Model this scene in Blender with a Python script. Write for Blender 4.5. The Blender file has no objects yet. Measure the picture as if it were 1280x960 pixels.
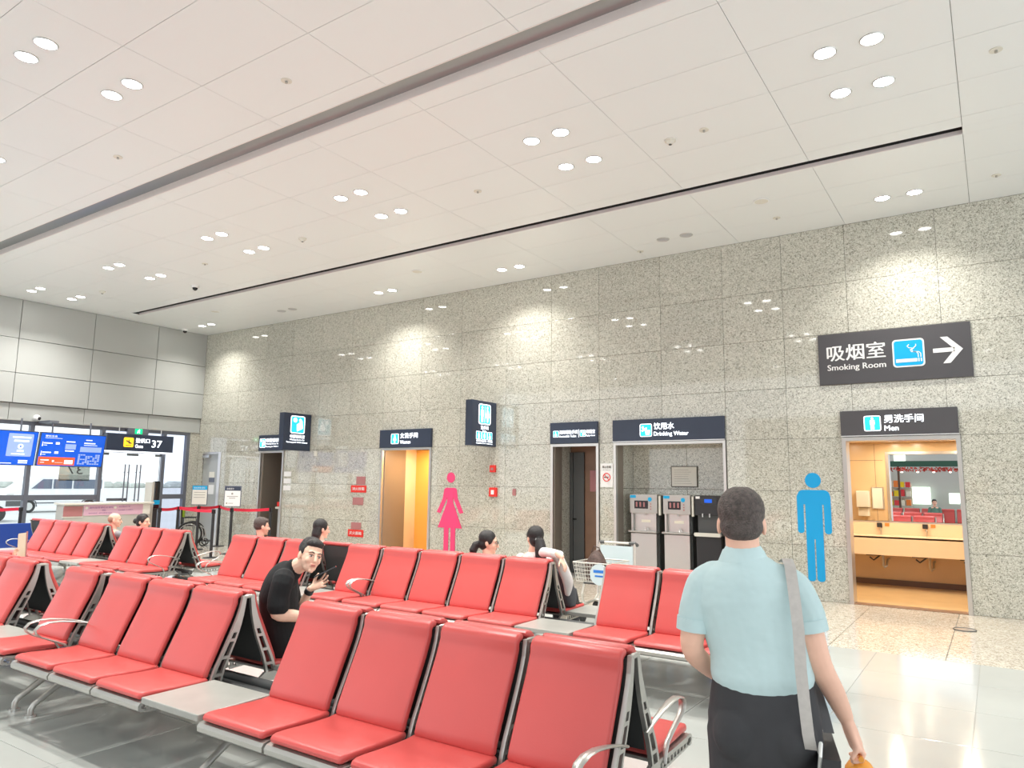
import bpy, bmesh, math, random
from mathutils import Vector, Matrix, Quaternion
PI = math.pi
random.seed(7)
SC = bpy.context.scene
COL = SC.collection

# ------------------------------------------------------------------ camera
CAM_H = 1.68
yaw, pitch, roll = -0.59163, 0.13801, 0.01218
fwd = Vector((math.sin(yaw)*math.cos(pitch), math.cos(yaw)*math.cos(pitch), math.sin(pitch)))
rt0 = Vector((math.cos(yaw), -math.sin(yaw), 0)); up0 = rt0.cross(fwd)
rt = rt0*math.cos(roll) + up0*math.sin(roll)
up = -rt0*math.sin(roll) + up0*math.cos(roll)
cd = bpy.data.cameras.new('camera'); cam = bpy.data.objects.new('camera', cd); COL.objects.link(cam)
mw = Matrix((rt, up, -fwd)).transposed().to_4x4(); mw.translation = Vector((0, 0, CAM_H))
cam.matrix_world = mw
cd.sensor_width = 36; cd.lens = 897.0/1280*36; cd.clip_end = 500; cd.clip_start = 0.05
SC.camera = cam

# ------------------------------------------------------------------ sky, exposure
w = bpy.data.worlds.new('sky'); SC.world = w; w.use_nodes = True
bg = w.node_tree.nodes['Background']; bg.inputs[0].default_value = (0.93, 0.97, 1.0, 1); bg.inputs[1].default_value = 1.25
vs = SC.view_settings
vs.view_transform = 'Standard'; vs.look = 'None'; vs.gamma = 1; vs.use_curve_mapping = False
vs.exposure = 0.60
LAMP_W = 16.0      # watts of one downlight
ZC = 5.74          # ceiling height
YW = 11.77         # granite wall plane
XG = -18.38        # gate wall plane

# ------------------------------------------------------------------ materials
MT = {}
def mat(name, col, rough=0.5, metal=0.0, emit=0.0, spec=0.5, coat=0.0, noise=None, bump=None, ecol=None, coat_rough=0.05):
    """noise=(scale, amount, detail) varies the colour; bump=(scale, strength)"""
    m = bpy.data.materials.new(name); m.use_nodes = True
    nt = m.node_tree; b = nt.nodes['Principled BSDF']
    b.inputs['Base Color'].default_value = (*col, 1)
    b.inputs['Roughness'].default_value = rough
    b.inputs['Metallic'].default_value = metal
    b.inputs['Specular IOR Level'].default_value = spec
    b.inputs['Coat Weight'].default_value = coat
    b.inputs['Coat Roughness'].default_value = coat_rough
    if emit:
        b.inputs['Emission Color'].default_value = (*(ecol or col), 1)
        b.inputs['Emission Strength'].default_value = emit
    if noise or bump:
        geo = nt.nodes.new('ShaderNodeNewGeometry')
    if noise:
        n = nt.nodes.new('ShaderNodeTexNoise'); n.inputs['Scale'].default_value = noise[0]
        n.inputs['Detail'].default_value = noise[2] if len(noise) > 2 else 3
        nt.links.new(geo.outputs['Position'], n.inputs['Vector'])
        r = nt.nodes.new('ShaderNodeMapRange')
        r.inputs['From Min'].default_value = 0.3; r.inputs['From Max'].default_value = 0.7
        r.inputs['To Min'].default_value = 1-noise[1]; r.inputs['To Max'].default_value = 1+noise[1]
        nt.links.new(n.outputs['Fac'], r.inputs['Value'])
        h = nt.nodes.new('ShaderNodeHueSaturation'); h.inputs['Color'].default_value = (*col, 1)
        nt.links.new(r.outputs['Result'], h.inputs['Value'])
        nt.links.new(h.outputs['Color'], b.inputs['Base Color'])
    if bump:
        n2 = nt.nodes.new('ShaderNodeTexNoise'); n2.inputs['Scale'].default_value = bump[0]
        nt.links.new(geo.outputs['Position'], n2.inputs['Vector'])
        bu = nt.nodes.new('ShaderNodeBump'); bu.inputs['Strength'].default_value = bump[1]; bu.inputs['Distance'].default_value = 0.01
        nt.links.new(n2.outputs['Fac'], bu.inputs['Height']); nt.links.new(bu.outputs['Normal'], b.inputs['Normal'])
    MT[name] = m
    return m

def granite(name, cols, rough, scale=75, tint=0.06, spec=0.5):
    m = bpy.data.materials.new(name); m.use_nodes = True
    nt = m.node_tree; b = nt.nodes['Principled BSDF']; L = nt.links.new
    geo = nt.nodes.new('ShaderNodeNewGeometry')
    v = nt.nodes.new('ShaderNodeTexVoronoi'); v.inputs['Scale'].default_value = scale
    v2 = nt.nodes.new('ShaderNodeTexVoronoi'); v2.inputs['Scale'].default_value = scale*0.42
    L(geo.outputs['Position'], v.inputs['Vector']); L(geo.outputs['Position'], v2.inputs['Vector'])
    s1 = nt.nodes.new('ShaderNodeSeparateColor'); L(v.outputs['Color'], s1.inputs['Color'])
    s2 = nt.nodes.new('ShaderNodeSeparateColor'); L(v2.outputs['Color'], s2.inputs['Color'])
    mx = nt.nodes.new('ShaderNodeMath'); mx.operation = 'MULTIPLY_ADD'; mx.inputs[1].default_value = 0.7
    L(s1.outputs['Red'], mx.inputs[0])
    m2 = nt.nodes.new('ShaderNodeMath'); m2.operation = 'MULTIPLY'; m2.inputs[1].default_value = 0.3
    L(s2.outputs['Red'], m2.inputs[0]); L(m2.outputs[0], mx.inputs[2])
    cr = nt.nodes.new('ShaderNodeValToRGB'); e = cr.color_ramp.elements
    e[0].position = 0.06; e[0].color = (*cols[0], 1); e[1].position = 0.85; e[1].color = (*cols[3], 1)
    a = e.new(0.27); a.color = (*cols[1], 1); a = e.new(0.55); a.color = (*cols[2], 1)
    L(mx.outputs[0], cr.inputs['Fac'])
    oi = nt.nodes.new('ShaderNodeObjectInfo')
    r = nt.nodes.new('ShaderNodeMapRange'); r.inputs['To Min'].default_value = 1-tint; r.inputs['To Max'].default_value = 1+tint
    L(oi.outputs['Random'], r.inputs['Value'])
    h = nt.nodes.new('ShaderNodeHueSaturation'); L(cr.outputs['Color'], h.inputs['Color']); L(r.outputs['Result'], h.inputs['Value'])
    L(h.outputs['Color'], b.inputs['Base Color'])
    b.inputs['Roughness'].default_value = rough; b.inputs['Specular IOR Level'].default_value = spec
    MT[name] = m
    return m

def glassy(name, tint=(1, 1, 1), gl=0.08, rough=0.0):
    m = bpy.data.materials.new(name); m.use_nodes = True
    nt = m.node_tree; nt.nodes.clear()
    out = nt.nodes.new('ShaderNodeOutputMaterial'); mix = nt.nodes.new('ShaderNodeMixShader')
    t = nt.nodes.new('ShaderNodeBsdfTransparent'); t.inputs[0].default_value = (*tint, 1)
    g = nt.nodes.new('ShaderNodeBsdfGlossy'); g.inputs['Roughness'].default_value = rough
    fr = nt.nodes.new('ShaderNodeFresnel'); fr.inputs[0].default_value = 1.3
    ad = nt.nodes.new('ShaderNodeMath'); ad.operation = 'ADD'; ad.inputs[1].default_value = gl*0.3
    nt.links.new(fr.outputs[0], ad.inputs[0]); nt.links.new(ad.outputs[0], mix.inputs[0])
    nt.links.new(t.outputs[0], mix.inputs[1]); nt.links.new(g.outputs[0], mix.inputs[2])
    nt.links.new(mix.outputs[0], out.inputs[0])
    MT[name] = m
    return m

granite('granite_wall', [(0.175, 0.168, 0.138), (0.395, 0.385, 0.322), (0.548, 0.538, 0.455), (0.685, 0.675, 0.60)], 0.04, 105, 0.05, 0.85)
granite('granite_floor', [(0.22, 0.18, 0.13), (0.50, 0.44, 0.35), (0.64, 0.58, 0.48), (0.78, 0.73, 0.64)], 0.10, 80, 0.03)
mat('floor_tile', (0.46, 0.48, 0.455), 0.11, noise=(1.1, 0.05), spec=0.5)
mat('grout', (0.30, 0.30, 0.27), 0.8)
mat('joint_dark', (0.10, 0.09, 0.075), 0.8)
mat('ceiling_white', (0.82, 0.845, 0.84), 0.35, spec=0.35)
mat('ceiling_strip', (0.90, 0.83, 0.81), 0.5)
mat('ceiling_dark', (0.30, 0.30, 0.28), 0.7)
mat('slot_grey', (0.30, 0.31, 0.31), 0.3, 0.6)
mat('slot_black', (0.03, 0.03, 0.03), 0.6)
mat('panel_grey', (0.47, 0.485, 0.47), 0.38, 0.25, noise=(0.7, 0.03))
mat('mullion', (0.20, 0.21, 0.25), 0.4, 0.6)
mat('alu', (0.47, 0.46, 0.43), 0.34, 0.7, noise=(6, 0.03))
mat('alu_bright', (0.62, 0.62, 0.60), 0.28, 0.85)
mat('steel_frame', (0.62, 0.60, 0.57), 0.3, 0.8)
mat('taupe_metal', (0.29, 0.25, 0.21), 0.4, 0.35)
mat('red_vinyl', (0.59, 0.085, 0.078), 0.34, spec=0.5, noise=(3, 0.03), bump=(220, 0.05))
mat('black_panel', (0.035, 0.037, 0.037), 0.5)
mat('dark_grey', (0.09, 0.095, 0.095), 0.45, 0.2)
mat('table_top', (0.36, 0.36, 0.33), 0.3, noise=(5, 0.08))
mat('rubber', (0.02, 0.02, 0.02), 0.7)
mat('sign_navy', (0.030, 0.042, 0.075), 0.35, noise=(2, 0.05))
mat('sign_grey', (0.075, 0.072, 0.078), 0.4)
mat('sign_edge', (0.75, 0.75, 0.75), 0.3, 0.5)
mat('white_lit', (0.9, 0.95, 1.0), 0.5, emit=1.4)
mat('white_flat', (0.85, 0.85, 0.84), 0.5)
mat('cyan_lit', (0.02, 0.55, 0.85), 0.5, emit=0.55)
mat('cyan_flat', (0.0, 0.40, 0.75), 0.4)
mat('cyan_sticker', (0.0, 0.33, 0.68), 0.4)
mat('pink_sticker', (0.88, 0.055, 0.19), 0.4)
mat('yellow_lit', (0.95, 0.55, 0.02), 0.5, emit=0.7)
mat('green_lit', (0.0, 0.75, 0.22), 0.5, emit=0.8)
mat('screen_blue', (0.0, 0.09, 0.62), 0.25, emit=0.42)
mat('screen_pale', (0.30, 0.42, 0.72), 0.3, emit=0.35)
mat('screen_orange', (0.85, 0.10, 0.03), 0.3, emit=0.5)
mat('screen_white', (0.8, 0.88, 1.0), 0.3, emit=0.7)
mat('lamp_glow', (1.0, 0.98, 0.94), 0.5, emit=14)
mat('lamp_off', (0.55, 0.56, 0.58), 0.3, 0.3)
mat('offwhite', (0.72, 0.70, 0.62), 0.5)
mat('black_gloss', (0.012, 0.012, 0.014), 0.15)
mat('black_plastic', (0.025, 0.025, 0.028), 0.45)
mat('beige_wall', (0.66, 0.48, 0.28), 0.25, noise=(1.5, 0.04))
mat('beige_pale', (0.78, 0.60, 0.42), 0.3, noise=(2, 0.03))
mat('beige_floor', (0.74, 0.52, 0.27), 0.15, noise=(3, 0.05))
mat('counter_pale', (0.82, 0.64, 0.45), 0.3)
mat('wood_dark', (0.12, 0.07, 0.05), 0.3)
mat('orange_door', (0.90, 0.47, 0.10), 0.35)
mat('brown_wall', (0.22, 0.12, 0.07), 0.4, noise=(4, 0.1))
mat('mirror', (0.88, 0.89, 0.90), 0.0, 1.0)
mat('paper', (0.78, 0.76, 0.68), 0.6)
mat('paper_line', (0.35, 0.33, 0.30), 0.7)
mat('red_sign', (0.75, 0.03, 0.02), 0.4)
mat('red_dim', (0.42, 0.17, 0.17), 0.4)
mat('belt_red', (0.80, 0.02, 0.06), 0.55)
mat('pink_banner', (0.68, 0.42, 0.52), 0.5)
mat('purple_text', (0.20, 0.06, 0.25), 0.6)
mat('counter_grey', (0.50, 0.49, 0.44), 0.4)
mat('blue_panel', (0.01, 0.05, 0.30), 0.45)
mat('tarmac', (0.62, 0.62, 0.60), 0.8, noise=(0.3, 0.06))
mat('van_white', (0.85, 0.86, 0.88), 0.25, coat=0.5)
mat('van_glass', (0.10, 0.13, 0.19), 0.1)
mat('foliage_hazed', (0.50, 0.53, 0.49), 0.9, noise=(0.6, 0.25))  # pale grey-green, distance haze put into the leaf colour
mat('skin', (0.86, 0.52, 0.39), 0.5, spec=0.35, noise=(20, 0.03))
mat('skin_pale', (0.84, 0.55, 0.41), 0.5, spec=0.35, noise=(20, 0.03))
mat('hair_black', (0.012, 0.010, 0.010), 0.42, bump=(180, 0.6))
mat('hair_brown', (0.085, 0.065, 0.058), 0.55, noise=(70, 0.45), bump=(160, 0.8))
mat('hair_sparse', (0.42, 0.27, 0.19), 0.6, noise=(60, 0.2))
mat('lip', (0.55, 0.20, 0.16), 0.5)
mat('eye_white', (0.8, 0.78, 0.75), 0.3)
mat('eye_dark', (0.02, 0.012, 0.01), 0.2)
mat('shirt_mint', (0.52, 0.67, 0.68), 0.85, noise=(5, 0.06), bump=(11, 1.0))
mat('trousers_dark', (0.040, 0.040, 0.044), 0.8, noise=(8, 0.1), bump=(7, 0.3))
mat('cloth_black', (0.008, 0.009, 0.010), 0.9, bump=(14, 0.5))
mat('cloth_white', (0.78, 0.77, 0.74), 0.85, bump=(20, 0.5))
mat('cloth_grey', (0.30, 0.31, 0.33), 0.85)
mat('cloth_green', (0.10, 0.20, 0.16), 0.85)
mat('cloth_pink', (0.75, 0.55, 0.52), 0.85)
mat('denim', (0.07, 0.075, 0.085), 0.8, bump=(20, 0.4))
mat('strap_grey', (0.52, 0.49, 0.46), 0.7, noise=(50, 0.06))
mat('strap_dark', (0.10, 0.10, 0.105), 0.7)
mat('orange_plastic', (0.85, 0.36, 0.05), 0.35)
mat('bag_brown', (0.09, 0.055, 0.045), 0.6, bump=(25, 0.8), noise=(20, 0.3))
mat('card_beige', (0.68, 0.60, 0.44), 0.55)
mat('cart_wire', (0.72, 0.70, 0.64), 0.3, 0.6)
mat('cart_banner', (0.62, 0.74, 0.76), 0.3)
mat('logo_blue', (0.03, 0.20, 0.65), 0.4)
mat('lime', (0.35, 0.55, 0.02), 0.6)
mat('shop_green', (0.03, 0.10, 0.07), 0.5)
mat('shop_wall', (0.50, 0.50, 0.48), 0.5)
mat('leaf_red', (0.60, 0.05, 0.03), 0.7, noise=(8, 0.5))
mat('shop_light', (1.0, 0.9, 0.75), 0.5, emit=2.5)
mat('shop_screen', (0.85, 1.0, 0.85), 0.5, emit=1.0)
mat('prod_yellow', (0.9, 0.65, 0.02), 0.5)
mat('prod_orange', (0.9, 0.25, 0.05), 0.5)
mat('prod_red', (0.75, 0.05, 0.06), 0.5)
mat('prod_cream', (0.85, 0.8, 0.65), 0.5)
mat('warm_lamp', (1.0, 0.80, 0.52), 0.5, emit=5)
glassy('glass', (0.93, 0.96, 0.97))
glassy('glass_frost', (0.80, 0.83, 0.90), 0.1)
glassy('sign_reflection', (0.55, 0.56, 0.52), 0.1)

# ------------------------------------------------------------------ mesh helpers
class MB:
    """collects shapes in world (or local) coordinates and links them as ONE mesh object"""
    def __init__(s): s.bm = bmesh.new()
    def box(s, a, b, bev=0.0):
        x0, y0, z0 = a; x1, y1, z1 = b
        if x0 > x1: x0, x1 = x1, x0
        if y0 > y1: y0, y1 = y1, y0
        if z0 > z1: z0, z1 = z1, z0
        v = [s.bm.verts.new(p) for p in ((x0,y0,z0),(x1,y0,z0),(x1,y1,z0),(x0,y1,z0),(x0,y0,z1),(x1,y0,z1),(x1,y1,z1),(x0,y1,z1))]
        f = [s.bm.faces.new([v[i] for i in q]) for q in ((0,3,2,1),(4,5,6,7),(0,1,5,4),(1,2,6,5),(2,3,7,6),(3,0,4,7))]
        if bev > 0:
            es = list({e for q in f for e in q.edges})
            bmesh.ops.bevel(s.bm, geom=es, offset=bev, segments=2, profile=0.6, affect='EDGES')
        return s
    def prism(s, pts, d):
        """closed polygon of 3D points extruded by vector d"""
        d = Vector(d)
        a = [s.bm.verts.new(Vector(p)) for p in pts]; b = [s.bm.verts.new(Vector(p)+d) for p in pts]
        n = len(pts)
        try:
            s.bm.faces.new(list(reversed(a))); s.bm.faces.new(b)
        except ValueError: pass
        for i in range(n): s.bm.faces.new((a[i], a[(i+1) % n], b[(i+1) % n], b[i]))
        return s
    def loft(s, secs, caps=True, closed=False):
        rows = [[s.bm.verts.new(p) for p in sec] for sec in secs]
        n = len(rows[0]); R = len(rows)
        for i in range(R if closed else R-1):
            A = rows[i]; B = rows[(i+1) % R]
            for j in range(n): s.bm.faces.new((A[j], A[(j+1) % n], B[(j+1) % n], B[j]))
        if caps and not closed:
            s.bm.faces.new(list(reversed(rows[0]))); s.bm.faces.new(rows[-1])
        return s
    def tube(s, pts, rx, ry=None, side=None, seg=10, round_ends=False, square=False):
        pts = [Vector(p) for p in pts]; n = len(pts)
        if not isinstance(rx, (list, tuple)): rx = [rx]*n
        ry = rx if ry is None else (ry if isinstance(ry, (list, tuple)) else [ry]*n)
        tg = []
        for i in range(n):
            t = (pts[min(i+1, n-1)]-pts[max(i-1, 0)])
            tg.append(t.normalized() if t.length > 1e-9 else Vector((0, 0, 1)))
        a = Vector(side) if side else (Vector((0, 0, 1)) if abs(tg[0].z) < 0.9 else Vector((1, 0, 0)))
        secs = []
        def ring(c, t, a, r1, r2):
            a1 = (a - t*a.dot(t)).normalized(); b1 = t.cross(a1)
            if square:
                return [c+a1*r1*x+b1*r2*y for x, y in ((1,1),(-1,1),(-1,-1),(1,-1))], a1
            return [c + a1*math.cos(2*PI*k/seg)*r1 + b1*math.sin(2*PI*k/seg)*r2 for k in range(seg)], a1
        for i in range(n):
            if round_ends and i == 0:
                for q in (0.25, 0.6, 0.87):
                    k = math.sqrt(1-(1-q)**2); sec, _ = ring(pts[0]-tg[0]*(1-q)*min(rx[0], ry[0]), tg[0], a, rx[0]*k, ry[0]*k); secs.append(sec)
            sec, a2 = ring(pts[i], tg[i], a, rx[i], ry[i]); secs.append(sec)
            if not side: a = a2
            if round_ends and i == n-1:
                for q in (0.87, 0.6, 0.25):
                    k = math.sqrt(1-(1-q)**2); sec, _ = ring(pts[-1]+tg[-1]*(1-q)*min(rx[-1], ry[-1]), tg[-1], a, rx[-1]*k, ry[-1]*k); secs.append(sec)
        return s.loft(secs)
    def cyl(s, p, q, r, seg=16): return s.tube([p, q], r, seg=seg)
    def ell(s, c, r, M=None, seg=16, rings=10):
        c = Vector(c); M = M or Matrix.Identity(3); secs = []
        for i in range(1, rings):
            th = PI*i/rings
            secs.append([c+M@Vector((r[0]*math.sin(th)*math.cos(2*PI*k/seg), r[1]*math.sin(th)*math.sin(2*PI*k/seg), r[2]*math.cos(th))) for k in range(seg)])
        return s.loft(secs)
    def torus(s, c, R, r, n, seg=24, rs=6):
        c = Vector(c); n = Vector(n).normalized(); a = n.orthogonal().normalized(); b = n.cross(a); secs = []
        for i in range(seg):
            d = a*math.cos(2*PI*i/seg)+b*math.sin(2*PI*i/seg)
            secs.append([c+d*(R+r*math.cos(2*PI*k/rs))+n*r*math.sin(2*PI*k/rs) for k in range(rs)])
        return s.loft(secs, closed=True)
    def mesh(s, name):
        bmesh.ops.recalc_face_normals(s.bm, faces=s.bm.faces)
        me = bpy.data.meshes.new(name); s.bm.to_mesh(me); s.bm.free(); return me
    def build(s, name, m, parent=None, smooth=False, local=False):
        me = s.mesh(name)
        if m: me.materials.append(MT[m] if isinstance(m, str) else m)
        o = bpy.data.objects.new(name, me); COL.objects.link(o)
        if not local:
            if parent:
                off = wloc(parent); me.transform(Matrix.Translation(-off))
            elif len(me.vertices):
                xs = [v.co.x for v in me.vertices]; ys = [v.co.y for v in me.vertices]; zs = [v.co.z for v in me.vertices]
                c = Vector(((min(xs)+max(xs))/2, (min(ys)+max(ys))/2, min(zs)))
                me.transform(Matrix.Translation(-c)); o.location = c
        if parent: o.parent = parent
        if smooth: shade(me, smooth)
        if name in ('text_rows', 'printed_lines', 'pale_blocks', 'spokes'): o['kind'] = 'stuff'
        return o

def shade(me, angle):
    for p in me.polygons: p.use_smooth = True
    ang = 35 if angle is True else angle
    bm = bmesh.new(); bm.from_mesh(me)
    for e in bm.edges:
        if len(e.link_faces) == 2 and e.calc_face_angle(0) > math.radians(ang): e.smooth = False
    bm.to_mesh(me); bm.free()

def wloc(o):
    v = Vector(o.location)
    while o.parent: o = o.parent; v = v + Vector(o.location)
    return v

def tag(o, label=None, cat=None, group=None, kind=None):
    if label: o['label'] = label
    if cat: o['category'] = cat
    if group: o['group'] = group
    if kind: o['kind'] = kind
    return o
def thing(name, loc, label, cat, group=None):
    o = bpy.data.objects.new(name, None); COL.objects.link(o); o.location = loc; o.empty_display_size = 0.1
    return tag(o, label, cat, group)
def struct(o): o['kind'] = 'structure'; return o
def sroot(name, loc=(0, 0, 0)):
    o = bpy.data.objects.new(name, None); COL.objects.link(o); o.location = loc; o['kind'] = 'structure'; return o
def copy_tree(o, parent=None):
    c = o.copy(); COL.objects.link(c); c.parent = parent
    for ch in o.children: copy_tree(ch, c)
    return c

class Flat:
    """draws flat shapes and lettering on a plane: origin O, right R, up U"""
    def __init__(s, O, R, U):
        s.O = Vector(O); s.R = Vector(R).normalized(); s.U = Vector(U).normalized(); s.N = s.R.cross(s.U)
    def P(s, x, y, d=0.0): return s.O + s.R*x + s.U*y + s.N*d
    def poly(s, mb, pts, d0, th): mb.prism([s.P(x, y, d0) for x, y in pts], s.N*th); return mb
    def rect(s, mb, x0, y0, x1, y1, d0, th): return s.poly(mb, [(x0, y0), (x1, y0), (x1, y1), (x0, y1)], d0, th)
    def rrect(s, mb, x0, y0, x1, y1, r, d0, th):
        p = []
        for cx, cy, a in ((x1-r, y0+r, -90), (x1-r, y1-r, 0), (x0+r, y1-r, 90), (x0+r, y0+r, 180)):
            for k in range(5): t = math.radians(a+k*22.5); p.append((cx+r*math.cos(t), cy+r*math.sin(t)))
        return s.poly(mb, p, d0, th)
    def circ(s, mb, x, y, r, d0, th, seg=20): return s.poly(mb, [(x+r*math.cos(2*PI*k/seg), y+r*math.sin(2*PI*k/seg)) for k in range(seg)], d0, th)
    def stroke(s, mb, pts, wd, d0, th):
        L = []; R = []; n = len(pts)
        for i in range(n):
            a = Vector(pts[max(i-1, 0)]); b = Vector(pts[min(i+1, n-1)]); t = (b-a).normalized(); q = Vector((-t.y, t.x))*wd/2
            L.append((pts[i][0]+q.x, pts[i][1]+q.y)); R.append((pts[i][0]-q.x, pts[i][1]-q.y))
        for i in range(n-1): s.poly(mb, [R[i], R[i+1], L[i+1], L[i]], d0, th)
        return mb
    def text(s, body, x, y, h, m, parent, d=0.004, width=None, align='LEFT', bold=0.0, name='lettering', mirror=False):
        c = bpy.data.curves.new('t', 'FONT'); c.body = body; c.size = 1.0; c.resolution_u = 3
        c.align_x = 'LEFT'
        o = bpy.data.objects.new('t', c); COL.objects.link(o); bpy.context.view_layer.update()
        me = bpy.data.meshes.new_from_object(o.evaluated_get(bpy.context.evaluated_depsgraph_get()))
        bpy.data.objects.remove(o); bpy.data.curves.remove(c)
        if not len(me.vertices): return None
        xs = [v.co.x for v in me.vertices]; ys = [v.co.y for v in me.vertices]
        x0, x1, y0, y1 = min(xs), max(xs), min(ys), max(ys)
        sy = h/(y1-y0); sx = sy if width is None else width/(x1-x0)
        W = (x1-x0)*sx; ox = x-(W/2 if align == 'CENTER' else 0)
        for v in me.vertices: v.co = s.P(ox+(v.co.x-x0)*sx, y+(v.co.y-y0)*sy, d)
        if bold:
            bb = bmesh.new(); bb.from_mesh(me); b_ = h*0.018*(1+bold*20)
            for q, (ex, ey) in enumerate(((-b_, 0), (b_, 0), (0, b_*0.6))):
                g_ = bmesh.ops.duplicate(bb, geom=list(bb.faces)[:len(me.polygons)])
                for v in [x_ for x_ in g_['geom'] if isinstance(x_, bmesh.types.BMVert)]: v.co += s.R*ex+s.U*ey+s.N*0.0004*(q+1)
            bb.to_mesh(me); bb.free()
        me.name = name; me.materials.clear(); me.materials.append(MT[m])
        ob = bpy.data.objects.new(name, me); COL.objects.link(ob)
        if parent: me.transform(Matrix.Translation(-wloc(parent))); ob.parent = parent
        return ob
def wallflat(x, z, y=YW): return Flat((x, y, z), (1, 0, 0), (0, 0, 1))
def gateflat(y, z, x=XG): return Flat((x, y, z), (0, 1, 0), (0, 0, 1))

# ================================================================== SETTING
# ---- floor: backing slab with tiles on it
fl = MB().box((XG, -10, -0.12), (6, 15.2, -0.012)).build('floor', 'grout'); struct(fl)
gz = 8.55
gran_tiles = MB
def tile_mesh(name, sx, sy, th, m, bev=0.002):
    mb = MB(); mb.box((-sx/2, -sy/2, -th), (sx/2, sy/2, 0), bev)
    me = mb.mesh(name); me.materials.append(MT[m]); return me
FT = 0.9
fm = tile_mesh('floor_tile', FT-0.005, FT-0.005, 0.012, 'floor_tile')
y = gz-FT/2; nft = 0
floor_off = wloc(fl)
def put(me, name, loc, parent):
    o = bpy.data.objects.new(name, me); COL.objects.link(o); o.parent = parent; o.location = Vector(loc)-wloc(parent); return o
while y > 0:
    x = 2.0
    while x > XG+FT/2:
        # only where the camera's side of the hall can show it
        if x < 1.2+0.35*y and x > -2.8*y-4:
            put(fm, 'floor_tile', (x, y, 0), fl); nft += 1
        x -= FT
    y -= FT
gm = tile_mesh('granite_floor_tile', 1.074, 1.07, 0.012, 'granite_floor')
for j in range(3):
    for i in range(18):
        put(gm, 'granite_floor_tile', (0.0-1.08*i+0.5*0, gz+0.54+1.075*j, 0), fl)
put(tile_mesh('floor_tile', 26, 10, 0.0125, 'floor_tile'), 'floor_tile', (-6, -5.0, 0.0), fl)
for i in range(5): put(gm, 'granite_floor_tile', (1.08+1.08*i, gz+0.54, 0), fl); put(gm, 'granite_floor_tile', (1.08+1.08*i, gz+1.615, 0), fl); put(gm, 'granite_floor_tile', (1.08+1.08*i, gz+2.69, 0), fl)
# the strips of floor the small tiles leave over
mb = MB(); mb.box((-XG*-1, 0, -0.0119), (6, gz, -0.004)); o = mb.build('floor_tile', 'floor_tile', fl)
dr = MB().cyl((-0.44, 10.5, 0.0), (-0.44, 10.5, 0.006), 0.12, 28).build('drain_cover', 'alu_bright'); tag(dr, 'round steel floor hatch cover set in the granite floor outside the men\'s washroom', 'cover')
MBr = MB().torus((-0.44, 10.5, 0.006), 0.12, 0.006, (0, 0, 1)).build('rim', 'dark_grey', dr)

# ---- granite wall with openings
openings = [(-15.66, -14.72), (-11.40, -9.94), (-6.99, -5.98), (-5.68, -3.66), (-1.90, -0.38), (-18.15, -17.30)]
openings.sort()
wb = MB()
segs = []; px = XG-0.1
for a, b in openings: segs.append((px, a)); px = b
segs.append((px, 6.0))
for a, b in segs: wb.box((a, YW+0.03, 0), (b, YW+0.22, 2.43))
wb.box((XG-0.1, YW+0.03, 2.43), (6, YW+0.22, ZC+0.4))
wall = wb.build('wall_back', 'joint_dark'); struct(wall)
xj = [6.0, 4.95, 3.85, 2.75, 1.68, 0.6, -0.51, -1.73, -2.68, -3.65, -4.76, -5.97, -7.0, -8.05, -9.2, -10.3, -11.4, -12.47, -13.54, -14.6, -15.66, -16.72, -17.7, XG]
zr = [0, 0.81, 1.62, 2.43, 3.23, 4.03, 4.83, ZC]
cache = {}
def wtile(x0, x1, z0, z1):
    key = (round(x1-x0, 3), round(z1-z0, 3))
    if key not in cache:
        g = 0.0045
        mb = MB().box((-key[0]/2+g/2, 0, -key[1]/2+g/2), (key[0]/2-g/2, 0.03, key[1]/2-g/2), 0.002)
        me = mb.mesh('granite_tile'); me.materials.append(MT['granite_wall']); cache[key] = me
    put(cache[key], 'granite_tile', ((x0+x1)/2, YW, (z0+z1)/2), wall)
for k in range(7):
    for i in range(len(xj)-1):
        x1, x0 = xj[i], xj[i+1]
        parts = [(x0, x1)]
        if k < 3:
            for a, b in openings:
                nx = []
                for p, q in parts:
                    if b <= p or a >= q: nx.append((p, q)); continue
                    if a > p: nx.append((p, a))
                    if b < q: nx.append((b, q))
                parts = nx
        for p, q in parts:
            if q-p > 0.03: wtile(p, q, zr[k], zr[k+1])

# ---- ceiling of metal panels with two slots
CY0 = -4.0
cb = MB()
cb.box((XG-0.1, CY0, ZC+0.16), (6, YW+0.3, ZC+0.3))
ceil = cb.build('ceiling', 'ceiling_dark'); struct(ceil)
S1 = (5.00, 5.34); S2 = (9.15, 9.36)
xs = [-0.06-1.635*k for k in range(12)]
xs = [6.0, 3.21, 1.575] + xs + [XG]
ys = [CY0, -2.59, -1.77, -0.95, -0.13, 0.69, 1.51, 2.33, 3.15, 3.97, 4.79, S1[0]]
ys2 = [S1[1], 5.59, 6.42, 7.25, 8.07, 8.89, S2[0]]
ys3 = [S2[1], 10.18, 11.0, YW]
cc = {}
def cpanel(x0, x1, y0, y1):
    key = (round(x1-x0, 3), round(y1-y0, 3))
    if key not in cc:
        g = 0.0025
        mb = MB().box((-key[0]/2+g, -key[1]/2+g, 0), (key[0]/2-g, key[1]/2-g, 0.02))
        me = mb.mesh('ceiling_panel'); me.materials.append(MT['ceiling_white']); cc[key] = me
    put(cc[key], 'ceiling_panel', ((x0+x1)/2, (y0+y1)/2, ZC), ceil)
xr = sorted(xs)
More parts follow.
